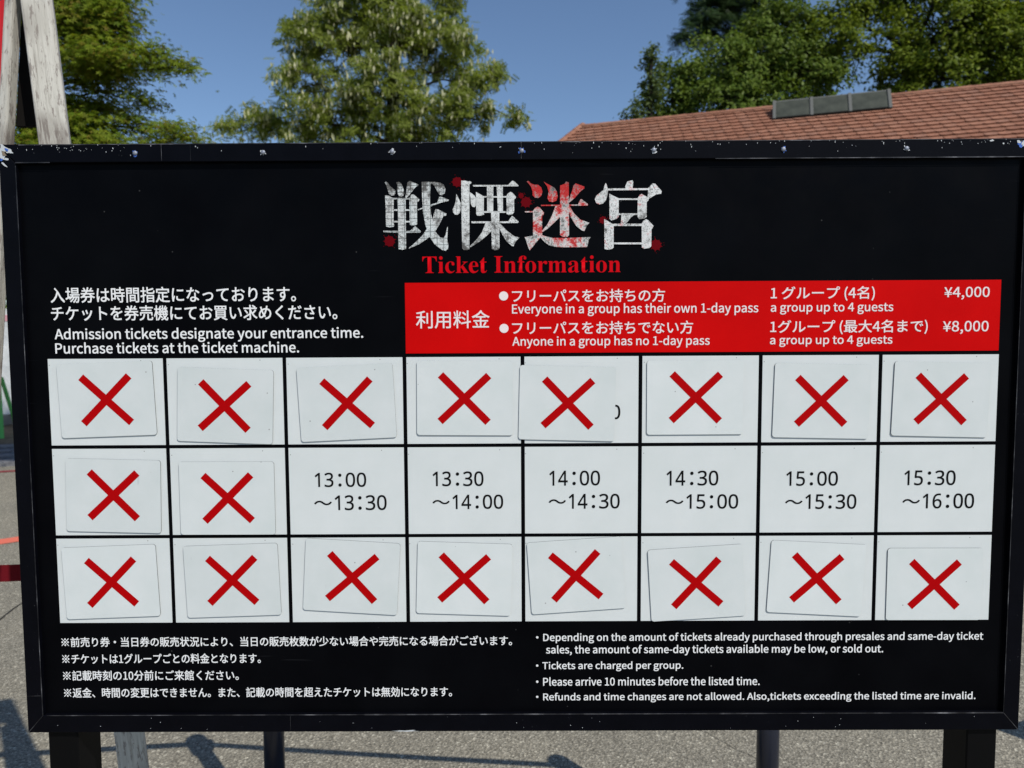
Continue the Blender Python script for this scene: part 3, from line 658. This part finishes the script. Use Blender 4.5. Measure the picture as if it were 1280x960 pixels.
roof = hull('roof', [rp(0, 0), rp(RL, 0), rp(RL + HK * EV, EV), rp(-HK * EV, EV), bk(-HK * EV, EV), bk(RL + HK * EV, EV)],
            [(0, 1, 2, 3), (0, 3, 4), (1, 5, 2), (0, 4, 5, 1), (3, 2, 5, 4)], M_rooff, house)
wp = []
for z in (0, R0.z - SLP * EV + .02):
    for u, run in ((-.6, EV - .55), (RL + .6, EV - .55), (RL + .6, -EV + .55), (-.6, -EV + .55)):
        p = R0 + A_ * u + N_ * run; wp.append(Vector((p.x, p.y, z)))
hull('wall', wp, [(0, 1, 5, 4), (1, 2, 6, 5), (2, 3, 7, 6), (3, 0, 4, 7), (4, 5, 6, 7)], M_wall, house)
M_frame = mat('grey_window_frame', (.12, .122, .112), .6, .2); M_pane = mat('dusty_dark_glass', (.05, .055, .045), .5, .15)
setcol(M_pane, ramp(M_pane, noise(M_pane, coords(M_pane), 5, 5), [(.3, (.035, .040, .032)), (.7, (.070, .076, .060))]))
Rw = Matrix((-A_, N_, Vector((0, 0, 1)))).transposed().to_euler()
for k in range(5):
    p = R0 + A_ * (1.5 + 2.4 * k) + N_ * (EV - .53) - house.location; p.z = 2.0
    wf = obj('window', box_mesh(1.25, .06, 1.15, .01), M_frame, house, p, Rw); obj('pane', box_mesh(1.10, .012, 1.0), M_pane, wf, (0, .032, 0))
# clay tiles: staggered courses, every tile a slab whose tail rests on the course below
TW, TE = .186, .158
def tile_mesh():
    bm = bmesh.new(); W_ = TW / 2 - .0015; out = [(-W_, .0), (W_, .0)]; out = []
    prof = [(-W_, -.022), (-W_ * .66, -.005), (0, .003), (W_ * .66, -.005), (W_, -.022)]      # rounded tail
    top_ = [(x_, TE * .0 + y_, .044) for x_, y_ in prof]; bot_ = [(x_, y_ - .012, .004) for x_, y_ in prof]
    up = [(-W_, -TE * 1.25, .014), (W_, -TE * 1.25, .014)]
    T = [bm.verts.new(p) for p in top_]; B = [bm.verts.new(p) for p in bot_]; U_ = [bm.verts.new(p) for p in up]
    bm.faces.new([*T, U_[1], U_[0]])
    for k in range(4): bm.faces.new((T[k], B[k], B[k + 1], T[k + 1]))
    bm.faces.new((T[0], U_[0], B[0])); bm.faces.new((T[4], B[4], U_[1]))
    bmesh.ops.recalc_face_normals(bm, faces=bm.faces[:]); return bm_mesh(bm, 'tile')
TMs = tile_mesh(); TB = Matrix((-A_, DN, UPN)).transposed()
spots = []
rows = int(SLEN / TE)
for r_ in range(rows):
    s_ = (r_ + 1) * TE; run = s_ / math.hypot(1, SLP); u0 = -HK * run - .02; u1 = RL + HK * run
    u = u0 + TW / 2 + (TW / 2 if r_ % 2 else 0)
    while u < u1:
        spots.append((u, run, r_)); u += TW
def seen(s): u, run, r_ = s; return 0 if (run < 2.05 and -.3 < u < 8.05) else 1
spots.sort(key=lambda s: (seen(s), -s[0]))        # the nearest tiles in view first
rest = []
Rt = TB.to_4x4()
for k, (u, run, r_) in enumerate(spots):
    p = rp(u + random.uniform(-.004, .004), run, random.uniform(0, .005)); jit = Matrix.Rotation(R(random.uniform(-1.0, 1.0)), 3, 'Z')
    if k < 300:
        o = obj('roof_tile', TMs, M_tile, roof, p); o.rotation_euler = (TB @ jit).to_euler()
    else:
        rest.append((p, TB @ jit))
vv, ff = [], []
tv_ = [x_.co.copy() for x_ in TMs.vertices]; tf_ = [list(f.vertices) for f in TMs.polygons]
for p, m3 in rest:
    o_ = len(vv); vv += [tuple(p + m3 @ c_) for c_ in tv_]; ff += [[o_ + q for q in f] for f in tf_]
me = bpy.data.meshes.new('tiles'); me.from_pydata(vv, [], ff); tag(obj('roof_tiles', me, M_tile, roof), kind='stuff')
# ridge and left hip cap tiles
def cap_mesh(L_=.34, r_=.085):
    bm = bmesh.new(); n = 7; rings = []
    for x_, k_ in ((-L_ / 2, .92), (L_ / 2, 1.0)):
        rings.append([bm.verts.new((x_, r_ * k_ * math.cos(math.pi * k / (n - 1)), r_ * k_ * .75 * math.sin(math.pi * k / (n - 1)))) for k in range(n)])
    for k in range(n - 1): bm.faces.new((rings[0][k], rings[0][k + 1], rings[1][k + 1], rings[1][k]))
    bm.faces.new(rings[1][::-1]); bm.faces.new(rings[0]); bmesh.ops.recalc_face_normals(bm, faces=bm.faces[:]); return bm_mesh(bm, 'cap')
CP = cap_mesh(); ra = math.atan2(A_.y, A_.x)
for k in range(int(RL / .31)):
    p = R0 + A_ * (.15 + .31 * k); obj('ridge_tile', CP, M_tile, roof, (p.x, p.y, p.z - .005), (0, 0, ra))
hd_ = (rp(-HK * EV, EV) - rp(0, 0)); hl = hd_.length; hq = hd_.to_track_quat('X', 'Z').to_euler()
for k in range(int(hl / .31)):
    obj('hip_tile', CP, M_tile, roof, rp(0, 0) + hd_ * ((.05 + .31 * k) / hl) + Vector((0, 0, .0)), hq)
# skylights: three glazed lights on one raised grey kerb
dsk = (-N_ * math.cos(R(56)) + Vector((0, 0, math.sin(R(56))))).normalized(); nsk = Vector((N_.x * math.sin(R(56)), N_.y * math.sin(R(56)), math.cos(R(56))))
pb = rp(4.80, .56, .045); SKH = .50
SBm = Matrix((A_, dsk, A_.cross(dsk))).transposed()
sku = obj('skylight', box_mesh(1.98, SKH, .07, .006), M_frame, house, pb + dsk * (SKH / 2) - house.location - SBm.col[2] * .035, SBm.to_euler()); tag(sku, 'row of three grey framed skylights')
hull('skylight_upstand', [rp(3.83, .60, 0), rp(5.77, .60, 0), pb + A_ * .97 + dsk * (SKH - .02) - SBm.col[2] * .06, pb - A_ * .97 + dsk * (SKH - .02) - SBm.col[2] * .06, rp(3.83, .02, 0), rp(5.77, .02, 0)],
     [(0, 1, 2, 3), (3, 2, 5, 4), (0, 3, 4), (1, 5, 2)], M_frame, house)
for k in (-1, 0, 1):
    obj('pane', box_mesh(.600, SKH - .075, .02, .003), M_pane, sku, (k * .652, .006, .028))
obj('sill', box_mesh(1.98, .035, .05, .003), M_dark, sku, (0, -SKH / 2 + .010, .030))
for k in (-1.5, -.5, .5, 1.5): obj('glazing_bar', box_mesh(.055, SKH - .01, .035, .003), M_frame, sku, (k * .648, 0, .040))

# ================================================================ TREES
def bark(name, c):
    m = mat(name, c, .9, .1); v = coords(m, (1, 1, .25)); n_ = noise(m, v, 14, 5)
    setcol(m, ramp(m, n_, [(.3, tuple(q * .6 for q in c)), (.7, tuple(q * 1.3 for q in c))])); bump(m, n_, .6, .03); return m
def leafmat(name, stops, trans=.35, rough=.45):
    m = mat(name, stops[0], rough, .07); b = nodes(m)[2]
    g_ = node(m, 'ShaderNodeNewGeometry'); n_ = len(stops)
    c = ramp(m, g_.outputs['Random Per Island'], [(k / (n_ - 1), s_) for k, s_ in enumerate(stops)])
    setcol(m, c)
    tr_ = node(m, 'ShaderNodeBsdfTranslucent'); tcx = mix(m, 1.0, c, (1.25, 1.3, .55), 'MULTIPLY'); nodes(m)[1].new(tcx, tr_.inputs[0])
    mx = node(m, 'ShaderNodeMixShader'); mx.inputs[0].default_value = trans
    L_ = nodes(m)[1]; L_.new(b.outputs[0], mx.inputs[1]); L_.new(tr_.outputs[0], mx.inputs[2]); L_.new(mx.outputs[0], m.node_tree.nodes['Material Output'].inputs[0]); return m
def template(kind):
    if kind == 'maple':
        pts, fs = [(0, 0, 0)], []
        for k, (a, L_) in enumerate(((-100, .55), (-48, .85), (0, 1.0), (48, .85), (100, .55))):
            a = R(a + 90); d = Vector((math.cos(a), math.sin(a), 0)); p = Vector((-d.y, d.x, 0)) * .13 * L_ ** .5; i = len(pts)
            pts += [tuple(d * L_ * .5 + p + Vector((0, 0, .05))), tuple(d * L_ + Vector((0, 0, -.16))), tuple(d * L_ * .5 - p + Vector((0, 0, .05)))]; fs += [(0, i + 2, i + 1), (0, i + 1, i)]
        return np.array(pts) * .62, fs
    if kind == 'needle':
        pts, fs = [], []
        for k in range(6):
            y0 = k * .16; L_ = .34 * (1 - .1 * k); i = len(pts)
            for s_ in (-1, 1):
                i = len(pts); pts += [(0, y0, 0), (0, y0 + .07, 0), (s_ * L_, y0 + .17, -.10 - .05 * random.random())]; fs.append((i, i + 1, i + 2) if s_ > 0 else (i, i + 2, i + 1))
        return np.array(pts) - np.array((0, .4, 0)), fs
    if kind == 'pinnate':                          # leaflets along a drooping stalk
        pts, fs = [], []
        for k in range(5):
            y0 = k * .19
            for s_ in (-1, 1):
                i = len(pts); pts += [(s_ * .02, y0, 0), (s_ * .17, y0 - .06, .03), (s_ * .34, y0 + .02, -.03), (s_ * .17, y0 + .10, .03)]; fs.append((i, i + 1, i + 2, i + 3) if s_ > 0 else (i, i + 3, i + 2, i + 1))
        return np.array(pts) - np.array((0, .4, 0)), fs
    if kind == 'raceme':
        return np.array([(0, .5, 0), (.20, .15, .05), (.13, -.3, 0), (0, -.55, 0), (-.13, -.3, 0), (-.20, .15, .05), (0, .05, .20)]), [(0, 6, 1), (1, 6, 2), (2, 6, 3), (3, 6, 4), (4, 6, 5), (5, 6, 0)]
    return np.array([(0, -.5, 0), (.27, 0, -.06), (0, .5, -.04), (-.27, 0, -.06), (0, 0, .03)]), [(0, 1, 4), (1, 2, 4), (2, 3, 4), (3, 0, 4)]
def scatter(kind, pts, up, size, hang=0.0, spread=1.0):
    """leaves at pts whose faces turn roughly towards `up`"""
    tp, fs = template(kind); n = len(pts); k = len(tp)
    nz = up + rng.normal(0, spread, (n, 3)) * .55; nz /= np.linalg.norm(nz, axis=1)[:, None]
    t = rng.normal(0, 1, (n, 3)); t[:, 2] -= hang; t -= nz * (t * nz).sum(1)[:, None]; t /= np.linalg.norm(t, axis=1)[:, None] + 1e-9
    if kind == 'raceme':
        t = np.tile((0., 0., 1.), (n, 1)) + rng.normal(0, .18, (n, 3)); t /= np.linalg.norm(t, axis=1)[:, None]; nz = rng.normal(0, 1, (n, 3)); nz -= t * (nz * t).sum(1)[:, None]; nz /= np.linalg.norm(nz, axis=1)[:, None]
    x_ = np.cross(t, nz); s_ = (size * rng.uniform(.65, 1.25, n))[:, None, None]
    V = pts[:, None, :] + s_ * (tp[None, :, 0:1] * x_[:, None, :] + tp[None, :, 1:2] * t[:, None, :] + tp[None, :, 2:3] * nz[:, None, :])
    return V.reshape(-1, 3), fs, k, n
def mesh_from(parts, name):
    me = bpy.data.meshes.new(name); V = np.concatenate([p[0] for p in parts]); loops, starts, tot, base_ = [], [], 0, 0
    for v_, fs, k, n in parts:
        fl_ = np.concatenate([np.array(f) for f in fs]); ln = np.array([len(f) for f in fs])
        loops.append((fl_[None, :] + (np.arange(n) * k)[:, None] + base_).ravel()); st = np.concatenate(([0], np.cumsum(ln)[:-1]))
        starts.append((st[None, :] + (np.arange(n) * ln.sum())[:, None] + tot).ravel()); tot += ln.sum() * n; base_ += len(v_)
    loops = np.concatenate(loops).astype(np.int32); starts = np.concatenate(starts).astype(np.int32)
    me.vertices.add(len(V)); me.vertices.foreach_set('co', V.ravel().astype(np.float32))
    me.loops.add(len(loops)); me.loops.foreach_set('vertex_index', loops)
    me.polygons.add(len(starts)); me.polygons.foreach_set('loop_start', starts)
    me.update(calc_edges=True); me.validate(); return me
def tree(name, label, base_, forks, blobs, mats, kind, size, dens, csize, flat=1.0, shell=.55, hang=0.0, spread=1.0, blossom=None, trunk_r=.2, twig=.012, group=None, gaps=0.0, limb=1.0):
    root = thing(name, label, 'tree', base_, group); B = Vector(base_)
    bm = bmesh.new(); pts_, ups, flw = [], [], []
    fk = [Vector(f) for f in forks]; chain = [B + Vector((0, 0, -.1))] + fk
    rad = [trunk_r * (1 - .62 * k / max(1, len(chain) - 1)) for k in range(len(chain))]
    fine, fr2 = [], []
    for i in range(len(chain) - 1):
        for t in np.linspace(0, 1, 5)[:-1]:
            fine.append(chain[i].lerp(chain[i + 1], t) + Vector(rng.normal(0, trunk_r * .12, 3))); fr2.append(rad[i] + (rad[i + 1] - rad[i]) * t)
    fine.append(chain[-1]); fr2.append(rad[-1])
    tube_into(bm, [p - B for p in fine], fr2, 10)
    for cx, cy, cz, rx, ry, rz in blobs:
        c_ = Vector((cx, cy, cz)); src = min(fine, key=lambda p: (p - c_).length + (2.0 if p.z > c_.z + .2 else 0)); L_ = (c_ - src).length
        path = [src.lerp(c_, t) + Vector((0, 0, math.sin(t * math.pi) * L_ * .06)) + Vector(rng.normal(0, L_ * .025, 3)) for t in np.linspace(0, 1, 6)]
        r0_ = min(trunk_r * .45, .02 + .02 * L_) * limb; tube_into(bm, [p - B for p in path], [r0_ * (1 - .75 * t) for t in np.linspace(0, 1, 6)], 6)
        vol = rx * ry * rz; n = max(5, int(dens * vol ** (2 / 3)))
        q = rng.normal(0, 1, (n, 3)); q /= np.linalg.norm(q, axis=1)[:, None]; q *= (shell + (1 - shell) * rng.random((n, 1)) ** .6) * rng.uniform(.75, 1.12, (n, 1))
        cen = np.array((cx, cy, cz)) + q * np.array((rx, ry, rz))
        if gaps: cen = cen[rng.random(n) > gaps]
        for j, cc in enumerate(cen):
            if j % 3 == 0:
                st = path[rng.integers(2, 6)]; ccv = Vector(cc); mid = st.lerp(ccv, .55) + Vector(rng.normal(0, .06, 3)) * L_ * .3
                tube_into(bm, [st - B, mid - B, ccv - B], [twig * 1.3, twig, twig * .4], 4)
            m_ = int(csize[0] * rng.uniform(.6, 1.4)); d = rng.normal(0, csize[1] * rng.uniform(.7, 1.3), (m_, 3)) * np.array((1, 1, flat)); d[:, 2] -= (d[:, 0] ** 2 + d[:, 1] ** 2) * hang / max(csize[1], .05) * .35
            flw.append(np.full(m_, 1.0 if rng.random() < .42 else .12)); pts_.append(cc + d); o_ = q[min(j, n - 1)] if not gaps else (cc - np.array((cx, cy, cz))) / np.linalg.norm(cc - np.array((cx, cy, cz)) + 1e-6)
            ups.append(np.tile(np.array((0, 0, 1.0)) * .8 + o_ * .6 + np.array((0.15, -.25, .0)), (m_, 1)))
    obj('trunk', bm_mesh(bm, 'trunk', True), mats[0], root)
    P = np.concatenate(pts_) - np.array(base_); Un = np.concatenate(ups); Un /= np.linalg.norm(Un, axis=1)[:, None]
    obj('crown', mesh_from([scatter(kind, P, Un, size, hang, spread)], 'crown'), mats[1], root)
    if blossom:
        k = rng.random(len(P)) < blossom[1] * np.concatenate(flw); Q = P[k] + rng.normal(0, .08, (k.sum(), 3))
        obj('blossom', mesh_from([scatter('raceme', Q, Un[k], blossom[0])], 'blossom'), blossom[2], root)
    return root
MAPLE = [
    (-4.63, 6.30, 4.70, 0.70, 0.80, 0.37),
    (-3.99, 6.00, 4.42, 0.33, 0.50, 0.33),
    (-3.83, 6.00, 4.60, 0.14, 0.40, 0.19),
    (-3.95, 6.10, 4.91, 0.32, 0.50, 0.24),
    (-4.91, 6.40, 5.21, 0.91, 0.90, 0.41),
    (-3.67, 5.80, 4.09, 0.44, 0.50, 0.14),
    (-3.31, 5.80, 4.14, 0.11, 0.20, 0.10),
    (-4.05, 6.00, 4.03, 0.38, 0.50, 0.10),
    (-3.09, 5.80, 4.00, 0.18, 0.15, 0.05),
    (-4.14, 6.10, 3.78, 0.35, 0.45, 0.07),
    (-3.54, 6.00, 3.80, 0.14, 0.20, 0.05),
    (-4.67, 6.30, 3.80, 0.41, 0.50, 0.15),
    (-4.15, 6.00, 3.52, 0.43, 0.50, 0.10),
    (-3.68, 6.00, 3.59, 0.14, 0.20, 0.05),
    (-3.27, 5.90, 3.46, 0.23, 0.25, 0.07),
    (-3.05, 5.90, 3.37, 0.12, 0.20, 0.04),
    (-4.12, 6.00, 3.31, 0.86, 0.60, 0.14),
    (-4.83, 6.20, 3.60, 0.13, 0.30, 0.18),
    (-5.99, 6.50, 4.63, 0.92, 1.00, 0.67),
    (-5.83, 6.40, 3.32, 0.91, 0.90, 0.58),
    (-4.57, 6.20, 2.88, 0.89, 0.80, 0.32),
]
LOCUST = [
    (-4.99, 18.00, 8.93, 1.06, 1.20, 0.81),
    (-5.28, 17.50, 7.76, 0.87, 1.00, 0.62),
    (-4.25, 18.50, 9.94, 1.30, 1.40, 0.98),
    (-2.92, 18.00, 9.32, 1.27, 1.40, 1.06),
    (-1.71, 18.30, 9.03, 0.97, 1.20, 0.97),
    (-1.08, 18.00, 8.10, 0.68, 0.90, 0.47),
    (-1.52, 17.80, 7.24, 1.01, 1.10, 0.55),
    (-3.28, 17.60, 7.78, 1.24, 1.40, 0.93),
    (-4.51, 17.60, 7.00, 1.24, 1.20, 0.62),
    (-2.47, 17.50, 6.95, 1.24, 1.20, 0.62),
    (-5.59, 18.00, 9.63, 0.30, 0.40, 0.42),
    (-5.86, 18.00, 6.86, 0.93, 0.80, 0.34),
    (-7.36, 18.00, 6.93, 0.72, 0.50, 0.21),
    (-6.65, 18.00, 7.13, 0.64, 0.50, 0.34),
    (-0.67, 18.00, 7.05, 0.38, 0.40, 0.34),
    (-0.50, 18.00, 8.26, 0.19, 0.25, 0.17),
    (0.08, 18.00, 7.11, 0.11, 0.15, 0.06),
    (-3.38, 18.50, 11.56, 1.74, 2.00, 1.30),
    (-1.69, 18.20, 10.40, 0.54, 0.60, 0.54),
    (-3.60, 18.00, 5.48, 2.97, 2.20, 1.27),
]
OAK = [
    (4.41, 20.00, 8.09, 0.98, 1.20, 0.70),
    (6.02, 20.50, 9.15, 1.39, 1.60, 1.08),
    (7.46, 21.00, 10.02, 1.23, 1.60, 1.10),
    (6.23, 19.60, 7.95, 1.84, 1.50, 0.64),
    (8.35, 20.50, 8.91, 1.32, 1.60, 1.08),
    (4.74, 20.00, 8.87, 0.66, 0.80, 0.42),
    (8.28, 21.00, 10.59, 0.86, 1.00, 0.61),
    (5.91, 20.00, 6.51, 2.57, 2.20, 1.17),
    (7.79, 21.00, 10.94, 0.74, 0.80, 0.61),
]
SPIRE = [
    (3.44, 19.00, 7.46, 0.45, 0.50, 0.49),
    (3.76, 19.00, 8.21, 0.36, 0.40, 0.45),
    (3.75, 19.00, 8.74, 0.22, 0.30, 0.33),
    (3.75, 19.00, 9.16, 0.11, 0.15, 0.29),
    (3.70, 19.00, 6.71, 0.71, 0.70, 0.56),
]
CHERRY = [
    (12.20, 20.00, 10.04, 1.99, 2.00, 1.29),
    (13.48, 19.50, 9.39, 1.37, 1.60, 1.37),
    (11.10, 20.00, 9.05, 1.05, 1.20, 0.61),
    (12.40, 19.50, 8.54, 2.17, 1.60, 0.64),
    (10.85, 20.50, 11.04, 1.08, 1.00, 0.43),
    (9.17, 20.30, 9.73, 1.00, 1.30, 1.19),
    (9.43, 20.40, 10.67, 0.95, 1.00, 0.43),
    (14.20, 20.00, 10.90, 1.87, 1.80, 1.17),
    (12.42, 20.50, 12.26, 2.88, 2.20, 1.20),
    (15.86, 20.00, 9.13, 1.87, 2.00, 2.11),
    (11.63, 20.00, 6.70, 3.51, 2.40, 1.17),
]
CEDAR = [
    (7.58, 23.00, 12.80, 2.01, 1.60, 0.59),
    (6.55, 22.50, 11.96, 1.18, 1.10, 0.31),
    (6.00, 22.30, 11.31, 0.83, 0.90, 0.23),
    (5.48, 22.20, 10.81, 0.52, 0.50, 0.18),
    (7.41, 22.80, 11.34, 1.19, 1.20, 0.37),
    (8.27, 23.20, 14.14, 2.43, 1.80, 0.65),
    (7.76, 23.30, 15.45, 1.90, 1.40, 0.54),
    (8.15, 23.00, 10.03, 2.14, 1.60, 0.53),
    (7.87, 23.30, 16.69, 1.22, 0.90, 0.49),
]

BK = bark('grey_brown_bark', (.07, .055, .045)); BKD = bark('dark_bark', (.030, .026, .022))
LM = leafmat('maple_leaf', [(.090, .145, .012), (.145, .200, .018), (.225, .268, .026), (.105, .158, .014), (.205, .165, .030)], .38)
LL = leafmat('locust_leaf', [(.112, .150, .022), (.165, .205, .034), (.225, .262, .055), (.130, .168, .028)], .42)
LB = leafmat('cream_blossom', [(.52, .51, .31), (.62, .60, .41), (.44, .45, .25)], .40, .7)
LO = leafmat('oak_leaf', [(.060, .098, .014), (.090, .138, .020), (.145, .192, .036), (.072, .112, .016)], .28, .40)
LC = leafmat('cherry_leaf', [(.080, .118, .012), (.122, .164, .016), (.185, .225, .028), (.092, .132, .014)], .32, .40)
LS = leafmat('shrub_tree_leaf', [(.070, .100, .030), (.105, .135, .048), (.080, .110, .032)], .25)
LE = leafmat('cedar_needle', [(.020, .042, .014), (.030, .056, .018), (.040, .068, .022)], .12)
tree('maple_tree', 'yellow-green maple with layered sprays beside the white timber posts', (-5.15, 6.7, 0), [(-5.1, 6.6, 1.6), (-4.95, 6.5, 3.2), (-4.9, 6.45, 4.6), (-5.0, 6.5, 5.6)], MAPLE, (BKD, LM), 'maple', .072, 640, (32, .09), .40, .30, .30, .65, trunk_r=.16, twig=.005, limb=.35)
tree('locust_tree', 'loose flowering tree with hanging cream blossom and open sky gaps', (-3.4, 18.3, 0), [(-3.3, 18.2, 3.5), (-3.2, 18.1, 6.5), (-3.1, 18.2, 9.0), (-3.2, 18.3, 11.5)], LOCUST, (BK, LL), 'pinnate', .25, 58, (18, .13), .8, .35, .15, 1.0, blossom=(.17, .80, LB), trunk_r=.26, twig=.010, gaps=.20, limb=.6)
tree('cedar_tree', 'dark drooping cedar rising behind the broadleaf trees above the roof', (7.8, 23.6, 0), [(7.8, 23.5, 6), (7.85, 23.4, 11), (7.9, 23.4, 17)], CEDAR, (BKD, LE), 'needle', .36, 70, (26, .16), .30, .25, .9, .6, trunk_r=.35, twig=.012)
tree('oak_tree', 'dense mid green broadleaf tree behind the roof below the dark cedar', (6.6, 20.8, 0), [(6.6, 20.7, 3), (6.7, 20.6, 6), (7.0, 20.7, 9)], OAK, (BKD, LO), 'leaf', .145, 66, (52, .155), .75, .45, .3, .9, trunk_r=.30, twig=.012, gaps=.14)
tree('cherry_tree', 'broad leafy green tree above the right end of the tiled roof', (11.6, 20.6, 0), [(11.5, 20.5, 3.5), (11.3, 20.4, 6.5), (11.6, 20.3, 9.5)], CHERRY, (BKD, LC), 'leaf', .145, 64, (52, .155), .75, .45, .3, .9, trunk_r=.30, twig=.014, gaps=.18)
tree('slender_tree', 'small spire-topped pale green tree at the left end of the roof', (3.7, 19.2, 0), [(3.7, 19.1, 4), (3.72, 19.0, 7), (3.75, 19.0, 9.3)], SPIRE, (BKD, LS), 'leaf', .12, 110, (30, .10), .8, .3, .2, 1.0, trunk_r=.12, twig=.008)
for bx, by, sx in ((-10.6, 12.2, 1.0), (-8.6, 12.0, 1.15), (-6.6, 12.3, .95)):
    tree('shrub', {-10.6: 'round dark green shrub behind the outer hoarding panel', -8.6: 'dark green shrub showing over the hoarding between the white leg and the board', -6.6: 'dark green shrub behind the last hoarding panel'}[bx], (bx, by, 0), [(bx, by, .8), (bx + .1, by, 1.8)],
         [(bx, by, 1.5, .9 * sx, .7, .9), (bx + .4, by - .2, 2.1, .6 * sx, .5, .45), (bx - .4, by, 2.2, .6 * sx, .5, .5)], (BKD, LO), 'leaf', .13, 60, (30, .16), .8, .3, .2, 1.0, trunk_r=.07, twig=.008, group='shrubs behind the hoarding')
